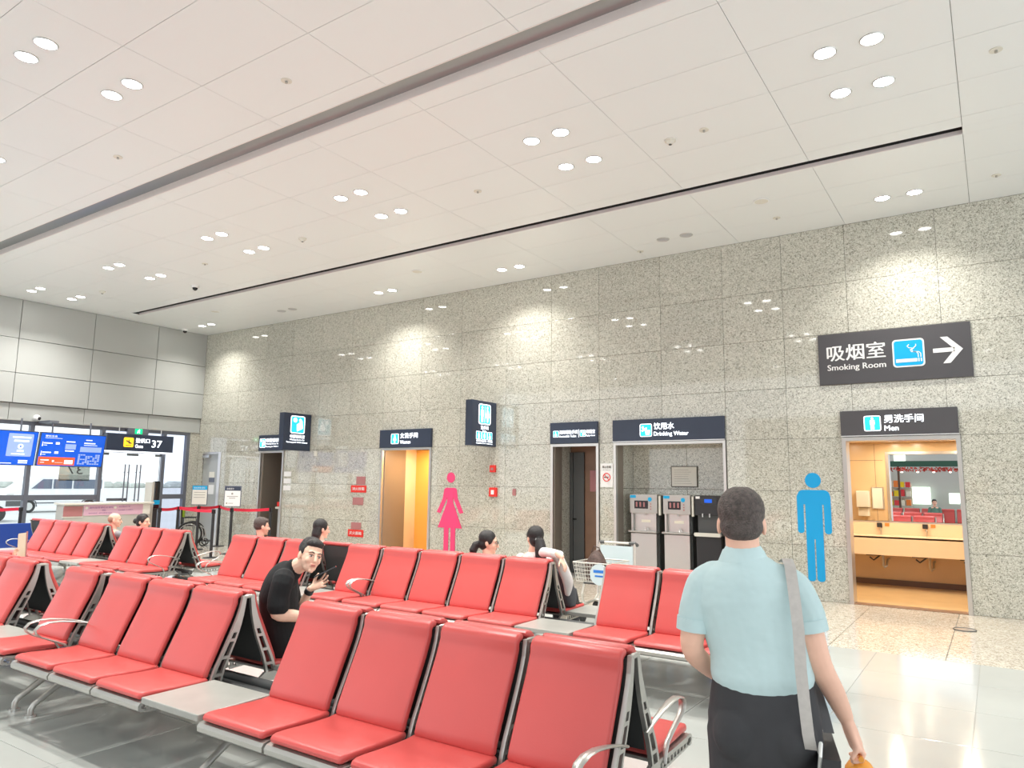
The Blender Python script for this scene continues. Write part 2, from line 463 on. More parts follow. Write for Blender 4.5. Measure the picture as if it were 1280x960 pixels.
for Y in (ys, ys2, ys3):
    for j in range(len(Y)-1):
        for i in range(len(xr)-1):
            if Y is ys and Y[j] < 1.5 and (xr[i] < -14 or i % 2): continue
            x1 = xr[i+1]
            if Y is ys and Y[j] < 1.5 and xr[i] > -14 and i+2 < len(xr) and i % 2 == 0: x1 = xr[i+2]
            cpanel(xr[i], x1, Y[j], Y[j+1])
mb = MB().box((XG, CY0, ZC+0.021), (-13, 1.5, ZC+0.03)).build('ceiling_panel', 'ceiling_white', ceil)
# slots: pale lip, grey inside
mb = MB().box((XG, S1[1]-0.012, ZC), (6, S1[1]-0.002, ZC+0.10)); mb.box((XG, S1[0]+0.002, ZC), (6, S1[0]+0.012, ZC+0.085)); mb.build('slot_lip', 'ceiling_strip', ceil)
mb = MB(); n = 10
pp = [(0, S1[0]+(S1[1]-S1[0])*k/n, ZC+0.095+0.04*math.sin(PI*k/n)) for k in range(n+1)]
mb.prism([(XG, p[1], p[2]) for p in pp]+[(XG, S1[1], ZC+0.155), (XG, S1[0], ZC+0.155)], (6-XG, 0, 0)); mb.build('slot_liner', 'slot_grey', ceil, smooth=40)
mb = MB().box((-17.53, S2[1]-0.012, ZC), (-0.06, S2[1]-0.002, ZC+0.052)).build('slot_lip', 'ceiling_strip', ceil)
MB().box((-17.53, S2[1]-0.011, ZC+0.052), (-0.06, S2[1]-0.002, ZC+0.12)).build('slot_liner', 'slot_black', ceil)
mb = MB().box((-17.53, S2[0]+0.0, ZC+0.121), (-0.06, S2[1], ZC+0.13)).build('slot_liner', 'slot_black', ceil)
mb = MB().box((XG, S2[0], ZC), (-17.53, S2[1], ZC+0.02)); mb.box((-0.06, S2[0], ZC), (6, S2[1], ZC+0.02)); mb.build('ceiling_panel', 'ceiling_white', ceil)

# ---- downlights
ring_me = None
def downlight(x, y, lit, label, group):
    global ring_me
    t = thing('ceiling_light', (x, y, ZC), label, 'ceiling light', group)
    mb = MB(); mb.torus((0, 0, -0.002), 0.098, 0.009, (0, 0, 1), 24, 6); mb.build('trim_ring', 'alu_bright', t, local=True, smooth=True)
    mb = MB(); mb.cyl((0, 0, -0.004), (0, 0, 0.0), 0.092, 24); mb.build('diffuser', 'lamp_glow' if lit else 'lamp_off', t, local=True)
    if lit:
        ld = bpy.data.lights.new('lamp', 'AREA'); ld.shape = 'DISK'; ld.size = 0.17; ld.energy = LAMP_W; ld.spread = math.radians(115); ld.color = (1, 0.97, 0.92)
        lo = bpy.data.objects.new('lamp', ld); COL.objects.link(lo); lo.parent = t; lo.location = (0, 0, -0.012)
    return t
cx = [-0.88, -4.15, -7.41, -10.65, -13.87, -17.1]
desc = ['nearest cluster', 'second cluster', 'third cluster', 'fourth cluster', 'fifth cluster', 'farthest cluster']
for k, X in enumerate(cx):
    for dy, r in ((6.83, 'near row'), (7.66, 'far row')):
        for dx, q in ((-0.2, 'left'), (0.2, 'right')):
            downlight(X+dx, dy, True, f'round lit downlight between the two ceiling slots, {desc[k]}, {r}, {q} lamp', 'downlights in clusters of four between the slots')
wd = [('over the smoking sign', True), ('over the dispensers', False), ('above the toilet box sign', True), ('above the women\'s door', True), ('above the waiting room', False), ('in the far corner', True)]
for k, X in enumerate(cx):
    for dx, q in ((-0.2, 'left'), (0.2, 'right')):
        lit = wd[k][1]
        downlight(X+dx, 10.93, lit, f'{"lit" if lit else "unlit grey"} downlight close to the granite wall, {q} of the pair {wd[k][0]}', 'pairs of downlights along the granite wall')
for k, X in enumerate([-4.15, -7.38, -10.62, -13.87, -17.1]):
    for dy, r in ((2.73, 'near row'), (3.55, 'far row')):
        for dx, q in ((-0.2, 'left'), (0.2, 'right')):
            downlight(X+dx, dy, True, f'lit downlight before the wide grey slot, cluster {["at the top edge", "at upper left", "at the left edge", "past the left edge", "by the gate wall"][k]}, {r}, {q}', 'downlights before the wide grey slot')
# lamps of the hall behind the camera
for X in (-12, -6, 0):
    for Y in (-1.5,):
        downlight(X, Y, True, f'round lit downlight behind the photographer, {"left" if X == -12 else "middle" if X == -6 else "right"} of three', 'downlights behind the photographer')

# small ceiling fittings
def detector(x, y, kind, label):
    if kind == 'speaker':
        t = thing('ceiling_speaker', (x, y, ZC), label, 'speaker')
        MB().cyl((0, 0, -0.012), (0, 0, 0), 0.10, 24).build('grille', 'offwhite', t, local=True)
        MB().torus((0, 0, -0.008), 0.10, 0.008, (0, 0, 1)).build('trim_ring', 'white_flat', t, local=True)
    elif kind == 'smoke':
        t = thing('smoke_detector', (x, y, ZC), label, 'smoke detector')
        MB().cyl((0, 0, -0.02), (0, 0, 0), 0.065, 20).build('base', 'offwhite', t, local=True)
        MB().tube([(0, 0, -0.055), (0, 0, -0.02)], [0.03, 0.05], seg=16).build('sensor_head', 'offwhite', t, local=True)
        MB().cyl((0, 0, -0.062), (0, 0, -0.055), 0.018, 12).build('sensor_tip', 'dark_grey', t, local=True)
    elif kind == 'camera':
        t = thing('dome_camera', (x, y, ZC), label, 'camera')
        MB().cyl((0, 0, -0.05), (0, 0, 0), 0.075, 20).build('housing', 'white_flat', t, local=True)
        MB().ell((0, 0, -0.05), (0.055, 0.055, 0.06)).build('dome', 'black_gloss', t, local=True, smooth=True)
    else:
        t = thing('ceiling_sprinkler', (x, y, ZC), label, 'sprinkler')
        MB().cyl((0, 0, -0.008), (0, 0, 0), 0.055, 18).build('flange', 'offwhite', t, local=True)
        MB().cyl((0, 0, -0.03), (0, 0, -0.008), 0.014, 10).build('nozzle', 'alu', t, local=True)
detector(-2.95, 7.69, 'smoke', 'white smoke detector beyond the second light cluster from the right')
detector(-9.47, 7.70, 'smoke', 'white smoke detector between the third and fourth light clusters')
detector(-15.97, 7.67, 'smoke', 'white smoke detector between the two farthest left light clusters')
detector(-2.53, 7.66, 'sprinkler', 'small round ceiling disc right of the nearest smoke detector')
detector(0.26, 7.63, 'sprinkler', 'round ceiling disc near the right edge, above the other right one')
detector(0.26, 10.87, 'sprinkler', 'faint round ceiling disc near the right end, close to the granite wall')
detector(-2.54, 10.13, 'speaker', 'round ceiling speaker beyond the thin slot, above the man in mint shirt')
detector(-9.07, 10.16, 'speaker', 'round ceiling speaker beyond the thin slot, above the women\'s door')
detector(-15.49, 10.10, 'speaker', 'round ceiling speaker beyond the thin slot, far left end')
detector(-2.52, 10.92, 'sprinkler', 'small ceiling disc just past the nearest ceiling speaker')
detector(-5.77, 4.38, 'sprinkler', 'small ceiling disc on the near side of the wide slot, right one')
detector(-9.02, 4.37, 'sprinkler', 'small ceiling disc on the near side of the wide slot, left one')
detector(-5.78, 7.68, 'sprinkler', 'small ceiling disc between second and third light clusters')
detector(-13.78, 8.48, 'camera', 'dome camera with dark lens hanging before the thin slot')
detector(-18.1, 10.94, 'camera', 'tiny dark dome camera in the far ceiling corner')
detector(-12.2, 7.67, 'sprinkler', 'small ceiling disc between fourth and fifth light clusters')
detector(-4.92, 11.3, 'sprinkler', 'small faint ceiling disc against the granite wall over the water alcove')

# ---- gate wall: metal panels over glazing
GW = MB()
GW.box((XG-0.3, -3, 2.98), (XG-0.02, YW+0.1, ZC+0.1))
gw = GW.build('wall_left', 'joint_dark'); struct(gw)
yj = [YW, 10.34, 8.71, 7.08, 5.45, 3.82, 2.19, 0.56, -1.07, -3.0]
zj = [3.36, 4.04, 4.83, ZC]
for i in range(len(yj)-1):
    for k in range(3):
        MB().box((XG-0.02, yj[i+1]+0.006, zj[k]+0.006), (XG+0.06, yj[i]-0.006, zj[k+1]-0.006), 0.004).build('metal_panel', 'panel_grey', gw)
yj2 = [YW, 10.27, 8.67, 7.05, 5.42, 3.8, 2.15, 0.5, -1.1, -3.0]
for i in range(len(yj2)-1):
    MB().box((XG-0.02, yj2[i+1]+0.005, 2.985), (XG, yj2[i]-0.005, 3.35), 0.003).build('metal_panel', 'panel_grey', gw)
mb = MB().box((XG-0.02, -3, 2.965), (XG+0.03, YW, 2.985)).build('trim_1', 'alu_bright'); struct(mb)
# glazing
win = sroot('window_1', (XG, 4, 0))
ym = [-2.8, -0.4, 1.2, 2.8, 4.4, 5.98, 7.58, 9.18, 10.78, 11.45]
for yy in ym:
    MB().box((XG-0.12, yy-0.045, 0), (XG, yy+0.045, 2.965)).build('mullion', 'mullion', win)
MB().box((XG-0.1, -3, 2.88), (XG-0.005, YW, 2.965)).build('top_rail', 'mullion', win)
MB().box((XG-0.1, -3, 0.0), (XG-0.01, 9.135, 0.10)).build('bottom_rail', 'mullion', win)
for i in range(len(ym)-1):
    a, b = ym[i]+0.045, ym[i+1]-0.045
    door = abs(ym[i]-9.18) < 0.01
    if not door:
        MB().box((XG-0.09, a, 1.17), (XG-0.01, b, 1.29)).build('transom', 'mullion', win)
        g = 'glass' if ym[i] < 9 else 'glass_frost'
        MB().box((XG-0.06, a, 1.29), (XG-0.05, b, 2.88)).build('glass_pane', g, win)
        MB().box((XG-0.06, a, 0.10), (XG-0.05, b, 1.17)).build('glass_pane', g, win)
    else:
        MB().box((XG-0.06, a, 2.44), (XG-0.05, b, 2.88)).build('glass_pane', 'glass_frost', win)
        MB().box((XG-0.09, a, 2.34), (XG-0.005, b, 2.44)).build('transom', 'mullion', win)
struct(MB().box((XG-0.14, 11.50, 0), (XG+0.0, YW-0.002, 2.96)).build('trim_3', 'granite_wall'))
d1 = sroot('door_1', (XG, 9.98, 0))
for s, (a, b) in ((-1, (9.235, 9.975)), (1, (9.985, 10.725))):
    lf = MB().box((XG-0.07, a, 0.02), (XG-0.055, b, 2.33)).build('glass_leaf', 'glass', d1)
    mb = MB(); mb.box((XG-0.08, a, 2.27), (XG-0.045, a+0.14, 2.33)); mb.box((XG-0.08, b-0.14, 2.27), (XG-0.045, b, 2.33)); mb.box((XG-0.08, a, 0.02), (XG-0.045, b, 0.10)); mb.build('patch_fitting', 'dark_grey', lf)
    for off in (0.10, 0.20):
        yc = 9.98+s*off
        mb = MB(); mb.tube([(XG-0.0, yc, 0.95), (XG-0.0, yc, 2.05)], 0.017, seg=8)
        mb.cyl((XG-0.06, yc, 1.15), (XG, yc, 1.15), 0.01, 8); mb.cyl((XG-0.06, yc, 1.85), (XG, yc, 1.85), 0.01, 8)
        mb.build('pull_handle', 'mullion', lf)
MB().box((XG-0.045, 9.4, 1.13), (XG-0.03, 9.9, 1.2)).build('push_plate', 'mullion', d1)
# sign reflection on the glass, painted as a dark patch with reversed number
mb = MB().box((XG-0.049, 8.25, 1.62), (XG-0.045, 8.95, 2.1)).build('sign_reflection', 'sign_reflection', win)
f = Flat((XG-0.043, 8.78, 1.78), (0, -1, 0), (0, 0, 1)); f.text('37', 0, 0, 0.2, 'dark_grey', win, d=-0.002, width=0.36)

# ---- ground outside
o = MB().box((-170, -90, -0.25), (XG-0.1, 150, -0.13)).build('ground', 'tarmac'); struct(o)
mb = MB(); random.seed(3)
for i in range(90):
    yy = -40+i*2.1+random.uniform(-1, 1); r = random.uniform(0.5, 1.0)
    mb.ell((-150+random.uniform(-3, 3), yy, r*0.5), (r, r*2.2, r), seg=8, rings=5)
o = mb.build('tree_line', 'foliage_hazed', smooth=True); tag(o, 'hazy strip of low trees far across the apron beyond the glass', 'trees', kind='stuff')

# ---- rooms behind the openings
def frame(x0, x1, z1, th, depth, m='steel_frame', name='door_frame', parent=None):
    mb = MB(); mb.box((x0-0.0, YW-0.03, 0), (x0+th, YW+depth, z1-th)); mb.box((x1-th, YW-0.03, 0), (x1, YW+depth, z1-th)); mb.box((x0, YW-0.03, z1-th), (x1, YW+depth, z1-0.001))
    return mb.build(name, m, parent)
# men's washroom
rm = sroot('door_2', (-1.14, YW, 0)); frame(-1.90, -0.38, 2.43, 0.055, 0.26, parent=rm)
mb = MB(); mb.box((-3.5, 14.42, 0), (2.0, 14.55, 3.0)).build('wall_men_back', 'beige_wall')
o = bpy.data.objects['wall_men_back']; struct(o)
struct(MB().box((-3.6, YW+0.22, 0), (-3.5, 14.55, 3.0)).build('wall_men_left', 'beige_wall'))
struct(MB().box((2.0, YW+0.22, 0), (2.1, 14.55, 3.0)).build('wall_men_right', 'beige_wall'))
o = MB().box((-3.5, YW+0.22, 0), (-1.90, YW+0.25, 3.0)); o.box((-0.38, YW+0.22, 0), (2.0, YW+0.25, 3.0)); o.box((-1.9, YW+0.22, 2.43), (-0.38, YW+0.25, 3)); wf = o.build('wall_men_front', 'beige_wall'); struct(wf)
# panel joints on the inner side of the front wall (seen in the mirror)
for xx in (-3.4, -2.75, -2.1): MB().box((xx-0.003, YW+0.25, 0), (xx+0.003, YW+0.252, 2.6)).build('panel_joint', 'joint_dark', wf)
MB().box((-3.5, YW+0.25, 2.25), (-1.95, YW+0.252, 2.257)).build('panel_joint', 'joint_dark', wf)
cm = MB().box((-3.5, YW+0.22, 2.62), (2.0, 14.55, 2.68)).build('ceiling_men', 'beige_pale'); struct(cm)
fm2 = MB().box((-3.5, YW+0.03, -0.01), (2.0, 14.5, 0.006)).build('floor_men', 'beige_floor'); struct(fm2)
struct(MB().box((-1.9, YW-0.02, 0.0), (-0.38, YW+0.2, 0.010)).build('trim_2', 'brown_wall'))
struct(MB().box((-3.5, 14.39, 0), (2.0, 14.42, 0.10)).build('baseboard_men', 'wood_dark'))
k = 0
for x, y in ((-1.75, 12.6), (-1.35, 12.6), (-0.55, 12.7), (-1.6, 13.5), (-0.6, 13.5), (-2.6, 13.0), (0.6, 13.2)):
    t = thing('washroom_downlight', (x, y, 2.62), f'small warm downlight in the men\'s washroom ceiling, {["left front", "centre front", "right front", "left rear", "right rear", "far left, seen in the mirror", "right of the doorway"][k]}', 'ceiling light'); k += 1
    MB().cyl((0, 0, -0.004), (0, 0, 0), 0.05, 16).build('diffuser', 'warm_lamp', t, local=True)
    MB().torus((0, 0, -0.003), 0.055, 0.006, (0, 0, 1)).build('trim_ring', 'alu_bright', t, local=True)
    ld = bpy.data.lights.new('lamp', 'AREA'); ld.shape = 'DISK'; ld.size = 0.1; ld.energy = 9; ld.color = (1, 0.84, 0.62)
    lo = bpy.data.objects.new('lamp', ld); COL.objects.link(lo); lo.parent = t; lo.location = (0, 0, -0.012)
mi = MB().box((-3.3, 14.40, 1.11), (1.8, 14.418, 2.50)).build('wall_mirror', 'mirror'); tag(mi, 'wide frameless mirror above the wash counter in the men\'s washroom', 'mirror')
ct = thing('wash_counter', (-1.2, 14.1, 0), 'long pale beige wash counter under the washroom mirror', 'counter')
MB().box((-3.3, 13.78, 0.56), (1.8, 13.81, 0.87), 0.004).build('front_panel', 'counter_pale', ct)
MB().box((-3.3, 13.78, 0.84), (1.8, 14.38, 0.872)).build('counter_top', 'counter_pale', ct)
MB().box((-3.3, 14.345, 0.872), (1.8, 14.38, 1.08)).build('splashback', 'counter_pale', ct)
MB().box((-3.3, 14.345, 1.08), (1.8, 14.38, 1.105)).build('ledge', 'steel_frame', ct)
for i, x in enumerate((-1.72, -1.02, -0.33)):
    t = thing('soap_dispenser', (x-0.05, 14.33, 1.0), f'small dark soap dispenser on the splashback, {["left", "middle", "right"][i]} of three', 'dispenser')
    MB().box((x-0.09, 14.28, 1.0), (x-0.01, 14.344, 1.075), 0.006).build('body', 'black_plastic', t)
    MB().box((x+0.03, 14.335, 1.02), (x+0.10, 14.34, 1.075)).build('sticker', 'prod_orange', t)
    t = thing('washroom_tap', (x-0.03, 14.30, 0.872), f'chrome tap on the wash counter, {["left", "middle", "right"][i]} of three', 'tap')
    MB().tube([(x-0.03, 14.3, 0.872), (x-0.03, 14.3, 0.97), (x-0.03, 14.26, 0.985), (x-0.03, 14.18, 0.96)], 0.012, seg=8).build('spout', 'alu_bright', t, smooth=True)
    t = thing('drain_trap', (x, 14.1, 0.25), f'chrome waste pipe and hoses hanging under the wash counter, {["left", "middle", "right"][i]} of three', 'pipe')
    MB().tube([(x, 14.1, 0.56), (x, 14.1, 0.36), (x+0.02, 14.1, 0.33), (x+0.05, 14.1, 0.36), (x+0.05, 14.2, 0.45), (x+0.05, 14.4, 0.45)], 0.02, seg=8).build('trap_pipe', 'alu', t, smooth=True)
    MB().tube([(x-0.2, 14.05, 0.5), (x-0.14, 14.05, 0.45), (x-0.08, 14.05, 0.5), (x-0.03, 14.05, 0.54)], 0.012, seg=6).build('hose', 'black_plastic', t, smooth=True)
    MB().box((x-0.25, 14.0, 0.53), (x-0.02, 14.1, 0.56)).build('bracket', 'black_plastic', t)
# things on the inner front wall, seen in the mirror
t = thing('hand_dryer', (-2.36, YW+0.33, 1.2), 'white towel dispenser on the beige washroom wall, seen in the mirror', 'dispenser')
MB().box((-2.47, YW+0.25, 1.28), (-2.22, YW+0.42, 1.62), 0.02).build('housing', 'offwhite', t); MB().box((-2.45, YW+0.25, 1.1), (-2.24, YW+0.36, 1.27), 0.01).build('tray', 'paper', t)
t = thing('framed_notice', (-2.16, YW+0.26, 1.3), 'framed notice beside the towel dispenser, seen in the mirror', 'notice')
# it is mirrored by the real mirror: sits left of the doorway inside
MB().box((-2.19, YW+0.25, 1.25), (-1.96, YW+0.27, 1.70)).build('frame', 'steel_frame', t); MB().box((-2.175, YW+0.27, 1.27), (-1.99, YW+0.275, 1.68)).build('sheet', 'paper', t)

# women's washroom entrance
d3 = sroot('door_3', (-10.67, YW, 0)); frame(-11.40, -9.94, 2.43, 0.05, 0.04, parent=d3)
struct(MB().box((-11.40, YW+0.04, 0), (-11.33, 12.5, 2.43)).build('wall_women_left', 'taupe_metal'))
struct(MB().box((-11.8, 12.5, 0), (-11.33, 14.2, 2.6)).build('wall_women_inner', 'beige_pale'))
struct(MB().box((-11.8, 14.2, 0), (-9.0, 14.3, 2.6)).build('wall_women_back', 'beige_pale'))
struct(MB().box((-9.94, YW+0.22, 0), (-9.84, 14.3, 2.6)).build('wall_women_right', 'beige_pale'))
struct(MB().box((-11.8, YW+0.22, 2.45), (-9.0, 14.3, 2.6)).build('ceiling_women', 'beige_pale'))
struct(MB().box((-11.8, YW+0.03, -0.01), (-9.84, 14.3, 0.006)).build('floor_women', 'beige_floor'))
od = thing('washroom_door', (-10.9, 12.95, 0), 'orange door panel standing in the women\'s washroom entrance', 'door')
MB().box((-11.42, 12.86, 0.12), (-10.0, 12.90, 2.43), 0.004).build('leaf', 'orange_door', od)
MB().box((-11.42, 12.86, 0.02), (-10.0, 12.90, 0.11)).build('kick_rail', 'beige_pale', od)
t = thing('washroom_downlight', (-10.5, 12.4, 2.45), 'warm downlight inside the women\'s washroom entrance', 'ceiling light')
MB().cyl((0, 0, -0.004), (0, 0, 0), 0.05, 16).build('diffuser', 'warm_lamp', t, local=True)
ld = bpy.data.lights.new('lamp', 'AREA'); ld.shape = 'DISK'; ld.size = 0.1; ld.energy = 22; ld.color = (1, 0.82, 0.55)
lo = bpy.data.objects.new('lamp', ld); COL.objects.link(lo); lo.parent = t; lo.location = (0, 0, -0.012)

# accessible washroom entrance
d4 = sroot('door_4', (-6.48, YW, 0)); frame(-6.99, -5.98, 2.43, 0.05, 0.04, parent=d4)
struct(MB().box((-6.99, YW+0.04, 0), (-6.93, 12.08, 2.43)).build('wall_accessible_jamb', 'taupe_metal'))
struct(MB().box((-7.2, 12.08, 0), (-6.93, 12.42, 2.6)).build('wall_accessible_left', 'granite_wall'))
struct(MB().box((-7.2, 12.42, 0), (-5.91, 12.5, 2.6)).build('wall_accessible_back', 'brown_wall'))
struct(MB().box((-5.98, YW+0.04, 0), (-5.93, 12.42, 2.6)).build('wall_accessible_right', 'brown_wall'))
struct(MB().box((-7.2, YW+0.22, 2.43), (-5.9, 12.5, 2.6)).build('ceiling_accessible', 'taupe_metal'))
ad = thing('grey_door', (-6.75, 12.38, 0), 'dark grey narrow door inside the accessible washroom entrance', 'door')
MB().box((-6.93, 12.37, 0.01), (-6.86, 12.42, 2.3)).build('door_frame', 'dark_grey', ad); MB().box((-6.85, 12.38, 0.02), (-6.62, 12.42, 2.3)).build('leaf', 'dark_grey', ad)
MB().tube([(-6.83, 12.33, 1.02), (-6.76, 12.33, 1.02)], 0.012, seg=8).build('handle', 'black_gloss', ad)
o = MB().box((-6.5, 12.405, 1.55), (-6.3, 12.42, 1.95)).build('wall_sign', 'red_dim'); tag(o, 'dim red notice on the brown wall inside the accessible washroom entrance', 'sign')

# waiting room entrance near the corner
d5 = sroot('door_5', (-15.2, YW, 0)); frame(-15.66, -14.72, 2.43, 0.05, 0.04, parent=d5)
struct(MB().box((-15.66, YW+0.04, 0), (-15.58, 12.7, 2.6)).build('wall_waiting_left', 'taupe_metal'))
struct(MB().box((-15.66, 12.7, 0), (-14.7, 12.78, 2.6)).build('wall_waiting_back', 'taupe_metal'))
struct(MB().box((-14.76, YW+0.04, 0), (-14.70, 12.7, 2.42)).build('wall_waiting_right', 'panel_grey'))
struct(MB().box((-15.66, YW+0.22, 2.43), (-14.64, 12.7, 2.6)).build('ceiling_waiting', 'taupe_metal'))

# drinking water alcove
al = sroot('wall_alcove', (-4.67, 12.2, 0))
struct(al)
frame(-5.68, -3.66, 2.43, 0.045, 0.05, parent=al)
MB().box((-5.70, YW+0.05, 0), (-5.64, 12.06, 2.43)).build('jamb', 'taupe_metal', al)
for (a, b) in ((0, 0.81), (0.81, 1.62), (1.62, 2.43)):
    MB().box((-5.70, 12.063, a+0.003), (-5.64, 12.5, b-0.003)).build('granite_tile', 'granite_wall', al)
    for (p, q) in ((-5.64, -4.6), (-4.6, -3.66)):
        MB().box((p+0.003, 12.5, a+0.003), (q-0.003, 12.53, b-0.003), 0.002).build('granite_tile', 'granite_wall', al)
    MB().box((-3.68, YW+0.2, a+0.003), (-3.62, 12.5, b-0.003)).build('granite_tile', 'granite_wall', al)
MB().box((-5.9, 12.53, 0), (-3.5, 12.6, 2.6)).build('backing', 'joint_dark', al)
MB().box((-5.7, YW+0.22, 2.42), (-3.6, 12.53, 2.5)).build('alcove_ceiling', 'ceiling_white', al)
# grey service door in the corner
d6 = thing('service_door', (-17.72, YW, 0), 'grey service door with pasted notices in the corner by the gate', 'door')
MB().box((-17.42, YW-0.02, 0), (-17.30, YW+0.1, 2.43)).build('door_frame', 'sign_edge', d6)
MB().box((-18.15, YW-0.02, 2.38), (-17.42, YW+0.1, 2.43)).build('door_frame', 'steel_frame', d6)
lf = MB().box((-18.13, YW+0.02, 0.01), (-17.43, YW+0.06, 2.38)).build('leaf', 'panel_grey', d6)
MB().box((-18.1, YW-0.05, 2.28), (-17.8, YW+0.02, 2.36)).build('door_closer', 'alu_bright', d6)
MB().tube([(-18.0, YW-0.03, 1.05), (-17.9, YW-0.03, 1.05)], 0.012, seg=8).build('handle', 'alu_bright', d6)
for z0, z1, m in ((1.75, 1.9, 'paper'), (1.62, 1.74, 'mullion'), (1.3, 1.55, 'white_flat')):
    MB().box((-17.82, YW+0.012, z0), (-17.58, YW+0.02, z1)).build('notice', m, d6)
# low trim strip at the foot of the granite wall

# ================================================================== SIGNS ON THE GRANITE WALL
def sign_box(name, label, x0, x1, z0, z1, m, th=0.05, cat='sign'):
    t = thing(name, ((x0+x1)/2, YW, z0), label, cat)
    MB().box((x0, YW-th, z0), (x1, YW-0.001, z1), 0.004).build('sign_panel', m, t)
    return t, wallflat(x0, z0, YW-th)
def icon_tile(f, t, x, y, s, lit=True, kind='person'):
    """rounded square icon, white border, cyan field, white figure"""
    f.rrect(MB(), x, y, x+s, y+s, s*0.12, 0.001, 0.003).build('icon_border', 'white_lit' if lit else 'white_flat', t)
    b = s*0.05
    f.rrect(MB(), x+b, y+b, x+s-b, y+s-b, s*0.09, 0.004, 0.002).build('icon_field', 'cyan_lit' if lit else 'cyan_flat', t)
    mb = MB(); d = 0.006; th = 0.002; cxx = x+s/2
    if kind == 'man':
        f.circ(mb, cxx, y+s*0.82, s*0.075, d, th); f.rrect(mb, cxx-s*0.14, y+s*0.42, cxx+s*0.14, y+s*0.72, s*0.05, d, th)
        f.rect(mb, cxx-s*0.11, y+s*0.1, cxx-s*0.015, y+s*0.5, d, th); f.rect(mb, cxx+s*0.015, y+s*0.1, cxx+s*0.11, y+s*0.5, d, th)
    elif kind == 'woman':
        f.circ(mb, cxx, y+s*0.82, s*0.075, d, th); f.poly(mb, [(cxx-s*0.22, y+s*0.34), (cxx+s*0.22, y+s*0.34), (cxx+s*0.09, y+s*0.72), (cxx-s*0.09, y+s*0.72)], d, th)
        f.rect(mb, cxx-s*0.08, y+s*0.1, cxx-s*0.015, y+s*0.35, d, th); f.rect(mb, cxx+s*0.015, y+s*0.1, cxx+s*0.08, y+s*0.35, d, th)
    elif kind == 'both':
        for q in (-0.22, 0.22):
            c2 = cxx+s*q
            f.circ(mb, c2, y+s*0.82, s*0.07, d, th)
            if q < 0: f.rrect(mb, c2-s*0.11, y+s*0.4, c2+s*0.11, y+s*0.72, s*0.04, d, th); f.rect(mb, c2-s*0.08, y+s*0.12, c2+s*0.08, y+s*0.45, d, th)
            else: f.poly(mb, [(c2-s*0.17, y+s*0.34), (c2+s*0.17, y+s*0.34), (c2+s*0.07, y+s*0.72), (c2-s*0.07, y+s*0.72)], d, th); f.rect(mb, c2-s*0.06, y+s*0.12, c2+s*0.06, y+s*0.36, d, th)
        f.rect(mb, cxx-s*0.012, y+s*0.1, cxx+s*0.012, y+s*0.9, d, th)
    elif kind == 'smoke':
        f.rect(mb, x+s*0.1, y+s*0.17, x+s*0.76, y+s*0.29, d, th); f.rect(mb, x+s*0.79, y+s*0.17, x+s*0.83, y+s*0.29, d, th); f.rect(mb, x+s*0.87, y+s*0.17, x+s*0.91, y+s*0.29, d, th)
        for q in (0, 0.08):
            f.stroke(mb, [(x+s*(0.80+q), y+s*0.32), (x+s*(0.80+q), y+s*0.46), (x+s*(0.74+q), y+s*0.52), (x+s*(0.60+q*0.6), y+s*0.53), (x+s*(0.56+q*0.6), y+s*0.60), (x+s*(0.64+q*0.4), y+s*0.66), (x+s*(0.52+q*2.0), y+s*0.68), (x+s*(0.47+q*3.4), y+s*0.74), (x+s*(0.53+q*2.6), y+s*0.80)], s*0.028, d, th)
    elif kind == 'cup':
        f.poly(mb, [(x+s*0.12, y+s*0.5), (x+s*0.55, y+s*0.72), (x+s*0.62, y+s*0.62), (x+s*0.2, y+s*0.38)], d, th)
        f.circ(mb, x+s*0.25, y+s*0.72, s*0.09, d, th)
        f.poly(mb, [(x+s*0.5, y+s*0.14), (x+s*0.8, y+s*0.14), (x+s*0.86, y+s*0.5), (x+s*0.44, y+s*0.5)], d, th)
    elif kind == 'baby':
        f.circ(mb, x+s*0.3, y+s*0.76, s*0.13, d, th); f.poly(mb, [(x+s*0.45, y+s*0.12), (x+s*0.85, y+s*0.3), (x+s*0.8, y+s*0.75), (x+s*0.42, y+s*0.5)], d, th)
        f.circ(mb, x+s*0.66, y+s*0.76, s*0.09, d, th)
    elif kind == 'wheel':
        f.circ(mb, x+s*0.45, y+s*0.78, s*0.08, d, th); f.circ(mb, x+s*0.48, y+s*0.33, s*0.22, d, th); f.rect(mb, x+s*0.42, y+s*0.35, x+s*0.52, y+s*0.7, d, th)
    mb.build('icon_figure', 'white_lit' if lit else 'white_flat', t)

t, f = sign_box('smoking_room_sign', 'large charcoal wall sign reading Smoking Room with cigarette icon and right arrow', -2.17, -0.165, 3.235, 4.02, 'sign_grey', 0.03)
f.text('吸烟室', 0.125, 0.36, 0.245, 'white_flat', t, width=0.80, bold=0.008)
f.text('Smoking Room', 0.125, 0.19, 0.115, 'white_flat', t, width=0.80, bold=0.008)
icon_tile(f, t, 1.02, 0.195, 0.41, lit=False, kind='smoke')
mb = MB(); f.rect(mb, 1.535, 0.37, 1.80, 0.43, 0.001, 0.003); f.poly(mb, [(1.63, 0.59), (1.72, 0.59), (1.90, 0.40), (1.80, 0.40)], 0.001, 0.003); f.poly(mb, [(1.80, 0.40), (1.90, 0.40), (1.74, 0.21), (1.65, 0.21)], 0.001, 0.003)
mb.build('arrow', 'white_flat', t)

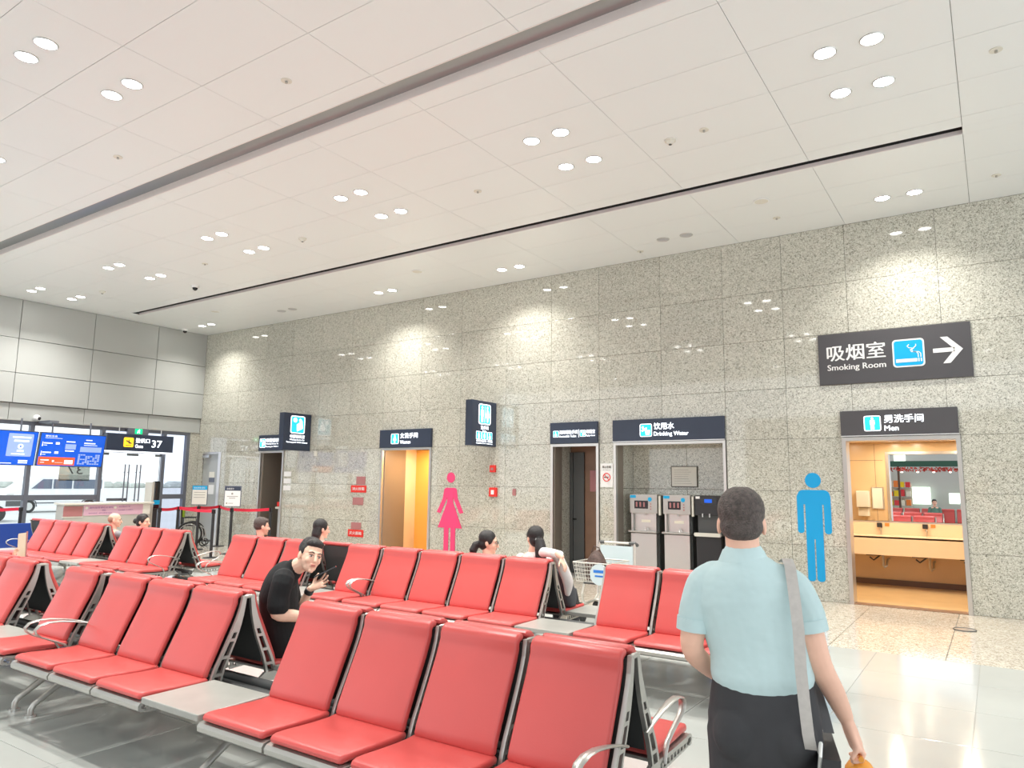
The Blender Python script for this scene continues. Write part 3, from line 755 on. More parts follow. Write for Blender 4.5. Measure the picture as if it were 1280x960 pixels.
t, f = sign_box('mens_room_sign', 'dark sign reading Men above the washroom doorway with mirror', -1.90, -0.39, 2.435, 2.82, 'sign_grey', 0.06)
icon_tile(f, t, 0.32, 0.075, 0.225, kind='man')
f.text('男洗手间', 0.59, 0.19, 0.115, 'white_lit', t, width=0.50, bold=0.010); f.text('Men', 0.59, 0.075, 0.075, 'white_lit', t, width=0.18, bold=0.010)
MB().box((-1.90, YW-0.065, 2.437), (-0.39, YW-0.06, 2.45)).build('edge_strip', 'sign_edge', t)

t, f = sign_box('drinking_water_sign', 'dark sign reading Drinking Water above the dispenser alcove', -5.68, -3.66, 2.435, 2.83, 'sign_navy', 0.06)
icon_tile(f, t, 0.53, 0.085, 0.225, kind='cup')
f.text('饮用水', 0.79, 0.205, 0.115, 'white_lit', t, width=0.37, bold=0.009); f.text('Drinking Water', 0.79, 0.075, 0.09, 'white_lit', t, width=0.62, bold=0.008)
MB().box((-5.68, YW-0.065, 2.437), (-3.66, YW-0.06, 2.45)).build('edge_strip', 'sign_edge', t)

t, f = sign_box('accessible_toilet_sign', 'small dark sign reading Accessible Toilet and Baby Care above narrow doorway', -6.985, -5.985, 2.435, 2.83, 'sign_navy', 0.06)
icon_tile(f, t, 0.07, 0.12, 0.12, kind='wheel')
f.text('无障碍洗手间', 0.205, 0.175, 0.07, 'white_lit', t, width=0.39, bold=0.009); f.text('Accessible Toilet', 0.205, 0.115, 0.04, 'white_lit', t, width=0.36, bold=0.009)
f.rect(MB(), 0.615, 0.11, 0.625, 0.255, 0.001, 0.002).build('divider', 'white_lit', t)
icon_tile(f, t, 0.645, 0.12, 0.12, kind='baby')
f.text('母婴室', 0.775, 0.175, 0.07, 'white_lit', t, width=0.18, bold=0.009); f.text('Baby Care', 0.775, 0.115, 0.04, 'white_lit', t, width=0.18, bold=0.009)

t, f = sign_box('womens_room_sign', 'dark sign reading Women above the orange lit doorway', -11.42, -9.93, 2.435, 2.83, 'sign_navy', 0.06)
icon_tile(f, t, 0.35, 0.08, 0.225, kind='woman')
f.text('女洗手间', 0.62, 0.20, 0.115, 'white_lit', t, width=0.50, bold=0.010); f.text('Women', 0.62, 0.08, 0.075, 'white_lit', t, width=0.30, bold=0.010)

t, f = sign_box('waiting_room_sign', 'dark sign over the waiting room doorway, partly behind the projecting sign', -15.68, -14.70, 2.435, 2.83, 'sign_navy', 0.06)
icon_tile(f, t, 0.05, 0.08, 0.23, kind='baby')
f.text('母婴候机室', 0.30, 0.21, 0.10, 'white_lit', t, width=0.62, bold=0.010); f.text('Waiting Room for', 0.30, 0.145, 0.045, 'white_lit', t, width=0.5, bold=0.009); f.text('Passengers With Infants', 0.30, 0.075, 0.045, 'white_lit', t, width=0.62, bold=0.009)

def proj_sign(name, label, X, kind, lines):
    t = thing(name, (X-0.08, YW-0.42, 2.40), label, 'sign')
    MB().box((X-0.16, YW-0.82, 2.40), (X, YW-0.01, 3.28), 0.006).build('sign_case', 'sign_navy', t)
    f = Flat((X, YW-0.82, 2.40), (0, 1, 0), (0, 0, 1))
    lines(f, t)
    return t
def L1(f, t):
    icon_tile(f, t, 0.21, 0.42, 0.40, kind='both')
    f.text('洗手间', 0.41, 0.32, 0.075, 'white_lit', t, width=0.25, align='CENTER', bold=0.009); f.text('Toilet', 0.41, 0.265, 0.04, 'white_lit', t, width=0.14, align='CENTER', bold=0.009)
    for i, k in enumerate(('man', 'woman', 'wheel')): icon_tile(f, t, 0.14+i*0.185, 0.12, 0.16, kind=k)
    f.text('无障碍洗手间  母婴室', 0.41, 0.075, 0.035, 'white_lit', t, width=0.54, align='CENTER', bold=0.009); f.text('Accessible Toilet  Baby Care', 0.41, 0.035, 0.025, 'white_lit', t, width=0.54, align='CENTER', bold=0.009)
proj_sign('washroom_projecting_sign', 'dark box sign reading Toilet projecting from the wall left of the fire alarm', -8.27, 'both', L1)
def L2(f, t):
    icon_tile(f, t, 0.20, 0.40, 0.42, kind='baby')
    f.text('母婴候机室', 0.41, 0.29, 0.08, 'white_lit', t, width=0.44, align='CENTER', bold=0.009)
    f.text('Waiting Room for', 0.41, 0.225, 0.045, 'white_lit', t, width=0.44, align='CENTER', bold=0.009); f.text('Passengers With Infants', 0.41, 0.165, 0.045, 'white_lit', t, width=0.62, align='CENTER', bold=0.009)
proj_sign('waiting_room_projecting_sign', 'dark box sign with infant icon projecting from the wall, leftmost', -13.78, 'baby', L2)

# pictograms
f = wallflat(0, 0)
mb = MB(); d, th = 0.001, 0.004
f.circ(mb, -2.34, 1.785, 0.115, d, th+0.0007, 28); f.rrect(mb, -2.575, 1.42, -2.105, 1.64, 0.09, d, th+0.0014)
f.rrect(mb, -2.585, 0.985, -2.49, 1.58, 0.045, d, th+0.0021); f.rrect(mb, -2.20, 0.985, -2.10, 1.58, 0.045, d, th+0.0028)
f.rect(mb, -2.465, 0.9, -2.222, 1.5, d, th+0.0035); f.rrect(mb, -2.465, 0.28, -2.355, 1.05, 0.045, d, th+0.0042); f.rrect(mb, -2.335, 0.28, -2.222, 1.05, 0.045, d, th+0.0049)
o = mb.build('man_pictogram', 'cyan_sticker'); tag(o, 'tall blue man figure stuck on the granite wall', 'pictogram')
mb = MB()
f.circ(mb, -9.40, 1.79, 0.105, d, th+0.0056, 28)
f.rrect(mb, -9.575, 1.38, -9.235, 1.58, 0.07, d, th+0.0063)
f.poly(mb, [(-9.575, 1.5), (-9.50, 1.5), (-9.50, 1.35), (-9.66, 1.06), (-9.75, 1.08), (-9.60, 1.36)], d, th+0.0070)
f.poly(mb, [(-9.31, 1.5), (-9.235, 1.5), (-9.21, 1.36), (-9.06, 1.08), (-9.15, 1.06), (-9.31, 1.35)], d, th+0.0077)
f.poly(mb, [(-9.485, 1.5), (-9.325, 1.5), (-9.33, 1.28), (-9.09, 0.765), (-9.715, 0.765), (-9.48, 1.28)], d, th+0.0084)
f.rect(mb, -9.55, 0.12, -9.435, 0.8, d, th+0.0091); f.rect(mb, -9.375, 0.12, -9.26, 0.8, d, th+0.0098)
o = mb.build('woman_pictogram', 'pink_sticker'); tag(o, 'tall pink woman figure in a dress stuck on the granite wall', 'pictogram')

# small wall fittings
t, f = sign_box('no_smoking_sign', 'white no smoking notice between the narrow doorway and water alcove', -5.95, -5.70, 1.64, 2.06, 'white_flat', 0.012)
f.text('禁止吸烟', 0.125, 0.335, 0.045, 'joint_dark', t, width=0.17, align='CENTER', bold=0.009); f.text('No Smoking', 0.125, 0.295, 0.02, 'joint_dark', t, width=0.14, align='CENTER')
MBt = MB().torus(f.P(0.125, 0.175, 0.003), 0.07, 0.008, (0, -1, 0), 24, 6).build('ring', 'red_sign', t)
mb = MB(); f.rect(mb, 0.075, 0.165, 0.165, 0.182, 0.001, 0.003); mb.build('cigarette', 'joint_dark', t)
mb = MB(); f.stroke(mb, [(0.075, 0.225), (0.175, 0.125)], 0.012, 0.004, 0.003); mb.build('slash', 'red_sign', t)
o = thing('fire_strobe', (-8.33, YW, 1.91), 'small red fire strobe box above the alarm button', 'alarm')
MB().box((-8.39, YW-0.05, 1.90), (-8.26, YW, 2.04), 0.008).build('housing', 'red_sign', o); MB().box((-8.355, YW-0.06, 1.94), (-8.295, YW-0.05, 1.99)).build('lens', 'red_dim', o)
o = thing('fire_alarm_button', (-8.31, YW, 1.42), 'square red fire alarm call point with white centre', 'alarm')
MB().box((-8.40, YW-0.05, 1.42), (-8.22, YW, 1.60), 0.01).build('housing', 'red_sign', o); MB().box((-8.345, YW-0.056, 1.465), (-8.275, YW-0.05, 1.55)).build('glass', 'white_flat', o)
def plate(name, x0, x1, z0, z1, m, label, cat, txt=None):
    o = thing(name, ((x0+x1)/2, YW, z0), label, cat)
    MB().box((x0, YW-0.015, z0), (x1, YW, z1), 0.003).build('plate', m, o)
    if txt: wallflat(x0, z0, YW-0.015).text(txt, (x1-x0)/2, (z1-z0)*0.3, (z1-z0)*0.45, 'white_flat', o, width=(x1-x0)*0.8, align='CENTER', bold=0.008)
plate('hose_cabinet', -12.15, -11.87, 1.62, 1.80, 'red_dim', 'dull red square plate on the wall left of the women\'s doorway, topmost', 'plate')
plate('hydrant_sign', -12.31, -11.83, 1.44, 1.60, 'red_sign', 'red fire hydrant strip sign under the topmost plate', 'sign', '消火栓箱')
plate('hose_cabinet', -12.24, -11.91, 1.16, 1.33, 'red_dim', 'dull red square plate on the wall at middle height', 'plate')
plate('hose_cabinet', -12.26, -11.95, 0.62, 0.77, 'red_dim', 'dull red square plate low on the wall above the lower red sign', 'plate')
plate('hydrant_sign', -12.35, -11.87, 0.45, 0.61, 'red_sign', 'red strip sign low on the wall left of the women\'s doorway', 'sign', '灭火器箱')
for i, z in enumerate((1.79, 1.62, 1.45)):
    plate('wall_switch', -14.68, -14.41, z, z+0.12, 'white_flat', f'white switch plate right of the waiting room doorway, {["top", "middle", "bottom"][i]} of three', 'switch')
plate('motion_sensor', -13.62, -13.52, 2.28, 2.40, 'offwhite', 'small pale sensor on the wall right of the projecting infant sign', 'sensor')
plate('wall_socket', -7.86, -7.78, 1.45, 1.58, 'red_dim', 'tiny reddish mark plate right of the fire alarm button', 'socket')

# notice in the alcove
o = thing('framed_notice', (-4.65, 12.49, 1.66), 'framed pale notice on the alcove wall above the water dispensers', 'notice')
MB().box((-4.89, 12.475, 1.655), (-4.40, 12.499, 2.03)).build('frame', 'joint_dark', o); MB().box((-4.875, 12.47, 1.67), (-4.415, 12.476, 2.015)).build('sheet', 'paper', o)
mb = MB()
for i in range(7): mb.box((-4.83, 12.467, 1.72+i*0.04), (-4.83+random.uniform(0.2, 0.36), 12.4705, 1.725+i*0.04))
mb.build('printed_lines', 'paper_line', o)

# ---- water dispensers
def dispenser(x0, x1, label, black=False):
    cxm = (x0+x1)/2; y0 = 12.02; yb = 12.49
    t = thing('water_dispenser', (cxm, (y0+yb)/2, 0), label, 'dispenser')
    body = 'black_plastic' if black else 'alu'
    side = 'black_plastic' if black else 'dark_grey'
    MB().box((x0+0.02, y0+0.12, 0.02), (x1-0.01, yb, 1.50)).build('cabinet', side, t)
    fp = MB().box((x0+0.015, y0+0.0, 0.02), (x1-0.02, y0+0.119, 0.84), 0.004).build('lower_door', 'alu_bright' if not black else 'black_plastic', t)
    MB().box((x0-0.01, y0-0.05, 0.855), (x1, y0+0.119, 0.885), 0.004).build('drip_tray', 'alu' , t)
    hb = MB().box((x0, y0, 1.19), (x1, y0+0.119, 1.52), 0.006).build('head', body, t)
    if not black:
        MB().box((x0+0.05, y0+0.10, 0.885), (x1-0.05, y0+0.119, 1.19)).build('recess_back', 'steel_frame', t)
        MB().box((x0+0.02, y0+0.02, 0.885), (x0+0.045, y0+0.119, 1.19)).build('side_post', 'alu_bright', t); MB().box((x1-0.05, y0+0.02, 0.885), (x1-0.03, y0+0.119, 1.19)).build('side_post', 'alu_bright', t)
        MB().box((x0+0.09, y0-0.003, 1.27), (x1-0.17, y0, 1.41)).build('display', 'black_gloss', hb)
        for k in range(3): MB().box((x0+0.12+k*0.07, y0-0.006, 1.30), (x0+0.15+k*0.07, y0-0.003, 1.385)).build('readout', 'red_dim', hb)
        f = Flat((x0, y0, 1.19), (1, 0, 0), (0, 0, 1))
        f.circ(MB(), 0.385*(x1-x0)/0.52, 0.245, 0.038, 0, 0.003).build('sticker', 'cyan_flat', hb)
        for k in range(3): f.circ(MB(), 0.40*(x1-x0)/0.52, 0.165-k*0.045, 0.013, 0, 0.004, 12).build('button', 'red_dim', hb)
        MB().box((x0+0.01, y0-0.003, 1.455), (x0+0.12, y0, 1.505)).build('badge', 'cyan_flat', hb)
        MB().box((cxm-0.08, y0+0.095, 1.03), (cxm+0.09, y0+0.10, 1.075)).build('red_label', 'prod_cream', t)
        MB().tube([(cxm+0.0, y0+0.05, 1.19), (cxm+0.0, y0+0.05, 1.155)], 0.012, seg=8).build('spout', 'alu_bright', t)
        MB().tube([(cxm+0.04, y0+0.0, 0.885), (cxm+0.02, y0+0.03, 0.95), (cxm+0.07, y0+0.05, 0.9)], 0.008, seg=6).build('tap_lever', 'alu_bright', t)
        MB().box((x1+0.012, y0+0.03, 1.16), (x1+0.05, y0+0.08, 1.5), 0.006).build('cup_tube', 'offwhite', t)
    else:
        MB().box((x0+0.1, y0-0.003, 1.37), (x1-0.08, y0, 1.49)).build('display', 'black_gloss', hb)
        MB().box((x0+0.17, y0-0.005, 1.40), (x0+0.30, y0-0.003, 1.46)).build('readout', 'screen_blue', hb)
        MB().box((x0+0.02, y0+0.09, 0.885), (x1-0.02, y0+0.119, 1.19)).build('recess_back', 'dark_grey', t)
        MB().box((x0, y0-0.052, 0.84), (x1-0.02, y0-0.0, 0.90)).build('tray_edge', 'offwhite', t)
        for k in (0.14, 0.26): MB().cyl((x0+k, y0-0.02, 1.22), (x0+k, y0-0.02, 1.16), 0.012, 8).build('spout', 'alu_bright', t)
        MB().box((x0+0.02, y0-0.004, 1.465), (x0+0.09, y0, 1.505)).build('badge', 'white_flat', hb)
dispenser(-5.50, -4.98, 'steel water dispenser at the left of the alcove')
dispenser(-4.87, -4.38, 'steel water dispenser in the middle of the alcove')
dispenser(-4.30, -3.84, 'black water dispenser with small blue display, right in the alcove', True)

# ================================================================== GATE AREA
t = thing('gate_sign', (XG+0.11, 10.0, 2.37), 'dark illuminated sign reading Gate 37 with yellow plane icon over glass doors', 'sign')
MB().box((XG+0.02, 9.16, 2.38), (XG+0.20, 10.90, 2.81), 0.006).build('sign_case', 'sign_navy', t)
MB().box((XG+0.02, 9.16, 2.355), (XG+0.20, 10.90, 2.379)).build('edge_strip', 'white_lit', t)
f = gateflat(9.16, 2.38, XG+0.20)
f.rrect(MB(), 0.42, 0.10, 0.67, 0.34, 0.03, 0.001, 0.003).build('icon_field', 'yellow_lit', t)
mb = MB(); f.stroke(mb, [(0.48, 0.26), (0.62, 0.19)], 0.03, 0.004, 0.002); f.stroke(mb, [(0.55, 0.29), (0.56, 0.18)], 0.02, 0.004, 0.002); f.rect(mb, 0.47, 0.135, 0.62, 0.15, 0.004, 0.002); mb.build('plane_icon', 'sign_navy', t)
f.text('登机口', 0.72, 0.22, 0.115, 'white_lit', t, width=0.37, bold=0.009); f.text('Gate', 0.72, 0.09, 0.085, 'white_lit', t, width=0.2, bold=0.010); f.text('37', 1.15, 0.12, 0.18, 'white_lit', t, width=0.27, bold=0.008)
for yy in (9.5, 10.6): MB().cyl((XG+0.1, yy, 2.81), (XG+0.1, yy, 2.98), 0.01, 6).build('hanger', 'sign_edge', t)
t = thing('exit_sign', (XG+0.08, 9.98, 2.82), 'small green running man exit sign above the gate sign', 'sign')
MB().box((XG+0.03, 9.72, 2.82), (XG+0.10, 10.26, 2.97), 0.004).build('sign_case', 'mullion', t)
f = gateflat(9.72, 2.82, XG+0.10); f.rect(MB(), 0.18, 0.01, 0.37, 0.14, 0, 0.004).build('sign_face', 'green_lit', t)
mb = MB(); f.circ(mb, 0.29, 0.115, 0.013, 0.004, 0.002, 10); f.stroke(mb, [(0.27, 0.10), (0.265, 0.065), (0.24, 0.03)], 0.02, 0.004, 0.002); f.stroke(mb, [(0.265, 0.065), (0.30, 0.05), (0.30, 0.025)], 0.014, 0.004, 0.002); f.stroke(mb, [(0.24, 0.08), (0.31, 0.085)], 0.012, 0.004, 0.002); mb.build('running_figure', 'white_lit', t)
t = thing('wall_camera', (XG+0.08, 7.61, 3.0), 'round white security camera on the panel wall above the screens', 'camera')
MB().ell((XG+0.06, 7.61, 3.05), (0.075, 0.075, 0.075)).build('housing', 'white_flat', t, smooth=True); MB().ell((XG+0.115, 7.64, 3.04), (0.035, 0.04, 0.04)).build('lens', 'black_gloss', t, smooth=True); MB().box((XG, 7.57, 3.0), (XG+0.05, 7.65, 3.1)).build('bracket', 'white_flat', t)

def screen(y0, y1, label, which):
    tilt = 0.16; X = XG+0.62
    t = thing('flight_screen', (X, (y0+y1)/2, 1.95), label, 'screen')
    U = Vector((tilt, 0, 1)).normalized(); R = Vector((0, 1, 0)); N = R.cross(U)
    f = Flat(Vector((X, y0, 1.945)), R, U); W = y1-y0; H = 0.76
    mb = MB(); f.rect(mb, 0, 0, W, H, -0.07, 0.07); mb.build('casing', 'sign_navy', t)
    f.rect(MB(), 0.015, 0.015, W-0.015, H-0.015, 0.0, 0.003).build('display', 'screen_blue', t)
    d, th = 0.003, 0.001
    if which:
        f.text('登机信息', 0.10, 0.66, 0.045, 'screen_white', t, d=0.004, width=0.25); mb = MB()
        f.rect(mb, 0.10, 0.635, 0.46, 0.641, d, th)
        for yy in (0.50, 0.29):
            f.rect(mb, 0.06, yy-0.05, 0.075, yy+0.05, d, th); f.rect(mb, 0.09, yy+0.01, 0.27, yy+0.035, d, th); f.rect(mb, 0.34, yy+0.0, 0.42, yy+0.05, d, th); f.rect(mb, 0.56, yy+0.06, 0.75, yy+0.085, d, th); f.rect(mb, 0.09, yy-0.03, 0.16, yy-0.02, d, th)
        f.rect(mb, 0.98, 0.62, 1.12, 0.64, d, th); f.rect(mb, 0.95, 0.545, 1.2, 0.57, d, th); f.rect(mb, 0.95, 0.505, 1.25, 0.515, d, th)
        mb.build('text_rows', 'screen_white', t)
        f.rect(MB(), 0.88, 0.03, W-0.03, H-0.04, d*0.6, th).build('side_panel', 'screen_blue', t)
        mb = MB(); f.rect(mb, 0.55, 0.40, 0.78, 0.52, d, th); f.rect(mb, 0.88, 0.35, 1.36, 0.47, d, th)
        for k in range(9):
            for j in range(7):
                if random.random() < 0.72: f.rect(mb, 0.86+k*0.055, 0.06+j*0.035, 0.905+k*0.055, 0.088+j*0.035, d, th)
        mb.build('pale_blocks', 'screen_pale', t)
        f.rect(MB(), 0.03, 0.03, 0.80, 0.21, d, th).build('alert_row', 'screen_orange', t)
        mb = MB(); f.rect(mb, 0.08, 0.13, 0.25, 0.15, d+th, th); f.rect(mb, 0.08, 0.08, 0.16, 0.09, d+th, th); f.rect(mb, 0.32, 0.10, 0.36, 0.14, d+th, th); f.rect(mb, 0.38, 0.085, 0.55, 0.09, d+th, th); f.rect(mb, 0.58, 0.06, 0.76, 0.15, d+th, th); mb.build('text_rows', 'screen_white', t)
    else:
        f.rrect(MB(), W-0.58, 0.20, W-0.09, H-0.06, 0.02, d, th).build('pale_panel', 'screen_pale', t)
        f.text('67', W-0.92, 0.52, 0.11, 'screen_white', t, d=0.005, width=0.14)
        mb = MB(); f.rect(mb, W-0.5, 0.60, W-0.14, 0.635, d+th, th); f.rect(mb, W-0.46, 0.52, W-0.17, 0.56, d+th, th); f.circ(mb, W-0.32, 0.42, 0.055, d+th, th); f.rect(mb, W-0.38, 0.30, W-0.25, 0.34, d+th, th); f.rect(mb, W-0.48, 0.24, W-0.22, 0.265, d+th, th)
        f.rect(mb, W-0.32, 0.05, W-0.14, 0.075, d, th); f.rect(mb, W-0.32, 0.09, W-0.14, 0.12, d, th); f.rect(mb, 0.1, 0.04, W-0.45, 0.055, d, th); f.rect(mb, 0.1, 0.08, 0.5, 0.11, d, th); mb.build('text_rows', 'screen_white', t)
        f.circ(MB(), W-0.32, 0.42, 0.02, d+2*th, th, 12).build('clock_hub', 'screen_blue', t)
    for yy in (y0+0.3, y1-0.3): MB().cyl((X-0.05, yy, 2.6), (X-0.05, yy, 2.98), 0.02, 8).build('hanger', 'mullion', t)
    MB().box((X-0.55, y0+0.2, 2.93), (X+0.0, y0+0.4, 2.98)).build('bracket', 'mullion', t)
screen(7.45, 8.88, 'blue flight information screen with orange row, right of the two', True)
screen(5.97, 7.41, 'blue flight information screen at the left edge, pale clock panel', False)

# ---- counter with pink banner
t = thing('gate_counter', (-16.4, 8.2, 0), 'grey gate counter with a long pink banner taped along its front', 'counter')
MB().box((-16.45, 7.38, 0), (-16.10, 9.22, 1.13)).build('body', 'counter_grey', t)
MB().box((-16.48, 7.34, 1.13), (-16.02, 9.26, 1.17), 0.006).build('top', 'offwhite', t)
MB().box((-16.10, 7.38, 0.0), (-16.085, 9.22, 0.10)).build('plinth', 'dark_grey', t)
f = Flat((-16.095, 7.14, 0), (0, 1, 0), (0, 0, 1))
b = f.rect(MB(), 0.62, 0.90, 1.9, 1.12, 0, 0.006).build('banner', 'pink_banner', t)
b2 = f.rect(MB(), 0.22, 0.89, 0.60, 1.10, 0, 0.008).build('red_card', 'red_dim', t)
f.rect(MB(), 0.20, 0.87, 0.615, 0.885, 0, 0.012).build('card_edge', 'offwhite', t)
f.rect(MB(), 1.9, 0.90, 2.07, 1.12, 0, 0.006).build('white_card', 'paper', t)
f.text('国际旅客请在此排队', 0.74, 1.045, 0.04, 'purple_text', b, d=0.008, width=0.5); f.text('候机', 1.0, 0.985, 0.04, 'purple_text', b, d=0.008, width=0.08)
f.text('请勿坐卧 请勿摆放物品', 0.72, 0.935, 0.025, 'purple_text', b, d=0.008, width=0.5)
f.text('前方登机口 请', 1.36, 1.06, 0.03, 'purple_text', b, d=0.008, width=0.24); f.text('有序排队 文明候机', 1.34, 0.99, 0.025, 'purple_text', b, d=0.008, width=0.34)
for q in (0.68, 1.28): f.circ(MB(), q, 1.06, 0.03, 0.006, 0.003, 12).build('round_sticker', 'offwhite', b)
o = thing('boarding_kiosk', (-16.35, 9.42, 0), 'slim black boarding pass reader on a post beside the counter', 'kiosk')
MB().box((-16.42, 9.37, 0), (-16.28, 9.52, 0.02)).build('base', 'dark_grey', o); MB().box((-16.40, 9.41, 0.02), (-16.30, 9.50, 1.0)).build('post', 'black_plastic', o)
hd = MB().tube([(-16.33, 9.45, 1.02), (-16.33, 9.45, 1.60)], [0.05, 0.05], [0.10, 0.10], side=(1, 0, 0), seg=16, round_ends=True).build('head', 'black_gloss', o, smooth=True)
MB().box((-16.277, 9.37, 1.10), (-16.270, 9.53, 1.20)).build('light_band', 'cyan_flat', hd)
o = MB().box((-16.5, 9.28, 0.0), (-16.2, 9.34, 1.62), 0.01).build('kiosk_panel', 'counter_grey'); tag(o, 'upright grey panel between the counter and the black reader', 'panel')

# ---- stanchions and belts
def stanchion(x, y, label, h=1.04, base=True):
    t = thing('belt_post', (x, y, 0), label, 'stanchion', 'black belt posts by the gate queue')
    MB().cyl((0, 0, 0.025), (0, 0, h-0.09), 0.032, 14).build('pole', 'black_plastic', t, local=True, smooth=40)
    MB().tube([(0, 0, 0), (0, 0, 0.012), (0, 0, 0.025)], [0.17, 0.165, 0.04], seg=24).build('base', 'black_plastic', t, local=True, smooth=40)
    MB().cyl((0, 0, h-0.09), (0, 0, h), 0.042, 14).build('cassette_head', 'black_gloss', t, local=True, smooth=40)
    return t
P = {'a': (-15.85, 9.30), 'b': (-16.42, 10.1), 'c': (-16.3, 10.56), 'd': (-14.35, 9.66), 'e': (-16.72, 11.42), 'f': (-14.8, 10.43), 'g': (-14.45, 11.25)}
lb = {'a': 'black belt post beside the boarding reader', 'b': 'black belt post nearest the gate doors', 'c': 'black belt post carrying the blue headed notice', 'd': 'black belt post standing nearest the red chairs', 'e': 'black belt post beside the wheelchair, nearest the wall', 'f': 'black belt post carrying the dark headed notice', 'g': 'black belt post in front of the waiting room doorway'}
for k, (x, y) in P.items(): stanchion(x, y, lb[k])
def belt(a, b, label, z=1.005):
    a = Vector((*P[a], z)); b = Vector((*P[b], z)); d = (b-a); u = d.normalized(); n = Vector((-u.y, u.x, 0))
    a2 = a+u*0.045; b2 = b-u*0.045; secs = []
    for i in range(9):
        s = i/8; p = a2.lerp(b2, s); p.z -= 0.02*4*s*(1-s); hz = Vector((0, 0, 0.033)); t = n*0.0015
        secs.append([p-hz-t, p-hz+t, p+hz+t, p+hz-t])
    o = MB().loft(secs).build('queue_belt', 'belt_red'); tag(o, label, 'belt', 'red belts of the gate queue')
belt('a', 'b', 'red belt from the boarding reader post to the next post'); belt('b', 'd', 'red belt running from the gate post to the nearest post'); belt('b', 'c', 'red belt between the gate post and the blue notice post')
belt('c', 'e', 'red belt from the blue notice post towards the wall'); belt('e', 'f', 'red belt above the wheelchair to the dark notice post'); belt('f', 'g', 'red belt from the dark notice post to the doorway post')
def post_notice(k, label, head, n):
    x, y = P[k]; R = Vector((0.86, 0.50, 0)).normalized(); U = Vector((0, 0, 1)); f = Flat(Vector((x, y, 1.03))-R*0.20, R, U)
    t = thing('queue_notice', (x, y, 0.99), label, 'notice')
    f.rect(MB(), 0.0, 0.04, 0.40, 0.52, -0.008, 0.016).build('frame', 'mullion', t); f.rect(MB(), 0.015, 0.055, 0.385, 0.505, 0.008, 0.002).build('sheet', 'paper' if n else 'white_flat', t)
    f.rect(MB(), 0.015, 0.41, 0.385, 0.505, 0.010, 0.002).build('header', head, t)
    MB().cyl((x, y, 1.04), (x, y, 1.07), 0.012, 8).build('stem', 'dark_grey', t)
    if n:
        f.text('优先登机须知', 0.05, 0.435, 0.04, 'white_flat', t, d=0.014, width=0.28)
        mb = MB()
        for i in range(3): f.rect(mb, 0.06, 0.34-i*0.06, 0.34, 0.352-i*0.06, 0.010, 0.002)
        mb.build('printed_lines', 'paper_line', t)
    else:
        f.text('温馨提示', 0.05, 0.435, 0.04, 'white_flat', t, d=0.014, width=0.18)
        mb = MB(); f.circ(mb, 0.19, 0.34, 0.025, 0.010, 0.002, 12); f.rect(mb, 0.07, 0.27, 0.33, 0.285, 0.010, 0.002); f.rect(mb, 0.12, 0.23, 0.27, 0.245, 0.010, 0.002); f.circ(mb, 0.07, 0.12, 0.02, 0.010, 0.002, 12); f.rect(mb, 0.11, 0.115, 0.22, 0.127, 0.010, 0.002)
        mb.build('printed_lines', 'paper_line', t)
post_notice('c', 'framed notice with light blue heading on a belt post', 'cyan_flat', 1)
post_notice('f', 'framed notice with dark heading on a belt post', 'sign_navy', 0)
P['h'] = (-17.75, 7.25); P['i'] = (-17.75, 5.6)
stanchion(*P['h'], 'black belt post behind the blue barrier at the left edge'); stanchion(*P['i'], 'black belt post hidden past the left edge'); belt('i', 'h', 'dark red belt at the left edge over the blue barrier')
o = MB().box((-17.15, 5.0, 0.03), (-17.08, 7.42, 0.73), 0.01).build('blue_barrier', 'blue_panel'); tag(o, 'dark blue barrier panel standing in front of the glazing at the left', 'barrier')
MB().box((-17.2, 5.1, 0), (-17.03, 5.2, 0.03)).build('foot', 'dark_grey', o); MB().box((-17.2, 7.2, 0), (-17.03, 7.3, 0.03)).build('foot', 'dark_grey', o)
o = thing('info_pillar', (-14.4, 11.9, 0), 'small red topped grey stand inside the waiting room entrance', 'stand')
MB().box((-15.2, 12.05, 0), (-14.95, 12.3, 0.98)).build('body', 'steel_frame', o); MB().box((-15.25, 12.0, 0.98), (-14.9, 12.3, 1.03)).build('shelf', 'offwhite', o); MB().box((-15.22, 12.02, 1.04), (-14.9, 12.1, 1.15)).build('red_plate', 'red_sign', o)

# ---- wheelchair
t = thing('wheelchair', (-17.3, 11.2, 0), 'folded black wheelchair with spoked wheels parked behind the belts', 'wheelchair')
def wheel(y, tt):
    wo = MB().torus((-17.25, y, 0.31), 0.29, 0.022, (0.0, 1, 0), 32, 6).build('tyre', 'rubber', tt, smooth=True)
    mb = MB(); 
    for k in range(14):
        a = 2*PI*k/14; mb.tube([(-17.25, y, 0.31), (-17.25+0.28*math.cos(a), y, 0.31+0.28*math.sin(a))], 0.002, seg=4)
    mb.build('spokes', 'alu_bright', wo); MB().cyl((-17.25, y-0.03, 0.31), (-17.25, y+0.03, 0.31), 0.03, 10).build('hub', 'dark_grey', wo)
    MB().torus((-17.25, y-0.03, 0.31), 0.25, 0.007, (0, 1, 0), 32, 5).build('push_rim', 'alu_bright', wo, smooth=True)
wheel(11.0, t); wheel(11.42, t)
MB().box((-17.48, 11.02, 0.50), (-17.05, 11.40, 0.54), 0.01).build('seat', 'black_plastic', t); MB().box((-17.50, 11.03, 0.55), (-17.47, 11.39, 0.95), 0.01).build('backrest', 'black_plastic', t)
MB().box((-17.46, 11.1, 0.72), (-17.43, 11.3, 0.92)).build('lime_patch', 'lime', t)
